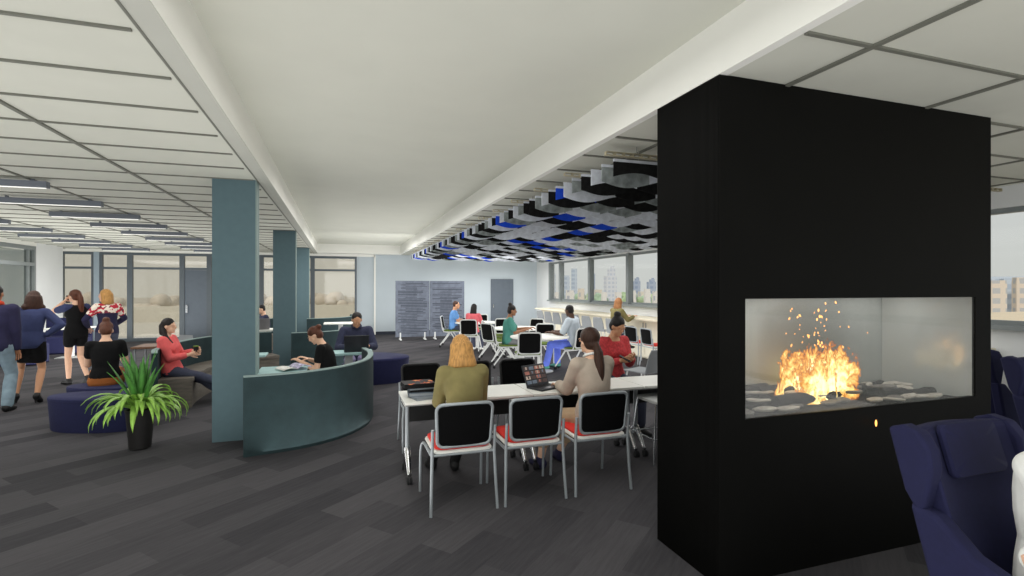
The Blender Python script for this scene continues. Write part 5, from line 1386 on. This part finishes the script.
for k, px in enumerate((561, 580.5, 589, 601, 620, 627, 634, 644, 655, 548)):
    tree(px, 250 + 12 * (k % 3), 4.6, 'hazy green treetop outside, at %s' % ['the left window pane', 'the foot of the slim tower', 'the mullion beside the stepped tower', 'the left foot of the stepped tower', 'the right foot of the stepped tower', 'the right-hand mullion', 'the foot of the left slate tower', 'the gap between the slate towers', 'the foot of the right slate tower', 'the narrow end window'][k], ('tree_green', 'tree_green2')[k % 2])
# nearer blocks to the right of the fireplace
bldg(996, 11, 284, 240, 'fac_brick', 'tan brick block immediately right of the fireplace, outside', 0)
bldg(1009, 12, 282, 260, 'fac_blue', 'slate blue office block outside the right window', 0)
bldg(1022, 12, 281, 250, 'fac_brick', 'tan brick block at the right edge, outside', 0)
bldg(1000, 60, 279, 420, 'fac_blue', 'long pale distant block behind the tan buildings at the right edge', 0)
bldg(1062, 30, 276, 300, 'fac_pale', 'pale distant tower beyond the right edge', 0)
o = struct('roof_terrace', MB().box((60, 10, -1.7), (80, 60, 1)), M['roof_cream'])
# the back-left glazing looks onto hazy silhouettes
struct('terrace', MB().box((-8, YB + 6.0, -.1), (30, 11.5, .1)), M['terrace_reflection_tone'])
struct('reflection_wall', MB().box((-8, YB + 11.5, .3), (30, .2, .9)), M['terrace_reflection_tone'])  # added low wall, its pale grey stands in for floor reflections in the glass
for k, (px, D, s) in enumerate(((331, 190, 6), (348, 160, 4), (317, 230, 5), (266, 190, 6), (150, 200, 6), (118, 210, 5), (176, 240, 6), (82, 210, 6))):
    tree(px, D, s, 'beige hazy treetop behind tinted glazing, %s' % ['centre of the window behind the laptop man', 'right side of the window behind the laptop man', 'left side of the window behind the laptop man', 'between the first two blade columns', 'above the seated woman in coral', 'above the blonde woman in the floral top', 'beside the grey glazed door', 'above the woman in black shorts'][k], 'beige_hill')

# ------------------------------------------------------------------ light
w = bpy.data.worlds.new('world'); bpy.context.scene.world = w; w.use_nodes = True
nt = w.node_tree; bg = nt.nodes['Background']
tc = nt.nodes.new('ShaderNodeTexCoord'); sp = nt.nodes.new('ShaderNodeSeparateXYZ'); nt.links.new(tc.outputs['Generated'], sp.inputs[0])
r = nt.nodes.new('ShaderNodeValToRGB'); e = r.color_ramp.elements
e[0].position = 0.0; e[0].color = C(206, 208, 204); e[1].position = .5; e[1].color = C(212, 218, 222)
nt.links.new(sp.outputs['Z'], r.inputs['Fac']); nt.links.new(r.outputs['Color'], bg.inputs['Color']); bg.inputs['Strength'].default_value = 1.0
def area(name, loc, rot, sx, sy, power, color=(1, .985, .96)):
    l = bpy.data.lights.new(name, 'AREA'); l.shape = 'RECTANGLE'; l.size = sx; l.size_y = sy; l.energy = power; l.color = color
    o = bpy.data.objects.new(name, l); col.objects.link(o); o.location = loc; o.rotation_euler = rot; return o
for k in range(3):  # unseen ceiling-level panels added to fill each bay from above
    area('middle_bay_fill', (.63, 2.5 + 6 * k, 3.1), (0, 0, 0), 1.6, 4, (45, 75, 125)[k])
    area('left_bay_fill', (-5.0, 2.5 + 6 * k, 2.72), (0, 0, 0), 5, 3.5, (75, 110, 150)[k])
    area('right_bay_fill', (5.0, 5.5 + 5.5 * k, 2.5), (0, 0, 0), 3.5, 3.5, (60, 105, 115)[k])
area('left_bounce_fill', (-8.2, 8, .03), (PI, 0, 0), 7, 22, 560)  # unseen floor panels added here and below to imitate bounce onto the ceilings
area('left_rear_bounce_fill', (-4.8, 14.5, .03), (PI, 0, 0), 4, 8, 130)
area('left_front_bounce_fill', (-3.0, 1.2, .03), (PI, 0, 0), 4, 8.5, 120)
area('middle_bounce_fill', (.9, 14, .03), (PI, 0, 0), 2.2, 9, 105)  # added floor panels, lift the raised middle ceiling
area('middle_front_bounce_fill', (.63, -.1, .03), (PI, 0, 0), 2.6, 5, 40)
area('middle_aisle_bounce_fill', (-.2, 5.2, .03), (PI, 0, 0), 1.1, 5, 42)
area('right_bounce_fill', (4.9, 12.5, .03), (PI, 0, 0), 4.8, 12, 230)  # added floor panels, lift the right ceiling and the baffles
area('right_front_bounce_fill', (4.9, -1.6, .03), (PI, 0, 0), 4.8, 5, 120)
area('rear_wall_fill', (3.6, 14.5, 1.9), (PI / 2, 0, 0), 6, 1.2, 60)  # unseen panel added to brighten the back wall
area('behind_camera_fill', (-1.0, -4.5, 1.7), (PI / 2, 0, 0), 10, 2.4, 170, (.97, .99, 1))  # unseen panel behind the camera, added to lift camera-facing surfaces
area('firebox_fill', (3.2, 2.68, 1.655), (0, 0, 0), 1.7, .3, 5.5, (1, 1, .98))  # hidden panel added to brighten the firebox interior
sl = bpy.data.lights.new('facade_sun_fill', 'SUN'); sl.energy = 1.6; sl.angle = .2; sl.color = (1, .97, .93)  # directional lamp added to brighten the buildings outside
so = bpy.data.objects.new('facade_sun_fill', sl); col.objects.link(so); so.rotation_euler = V((.55, .55, -.62)).to_track_quat('-Z', 'Y').to_euler()
p = bpy.data.lights.new('fire_glow', 'POINT'); p.energy = 3; p.color = (1, .5, .15); p.shadow_soft_size = .12
po = bpy.data.objects.new('fire_glow', p); col.objects.link(po); po.location = (3.12, 2.66, 1.12)
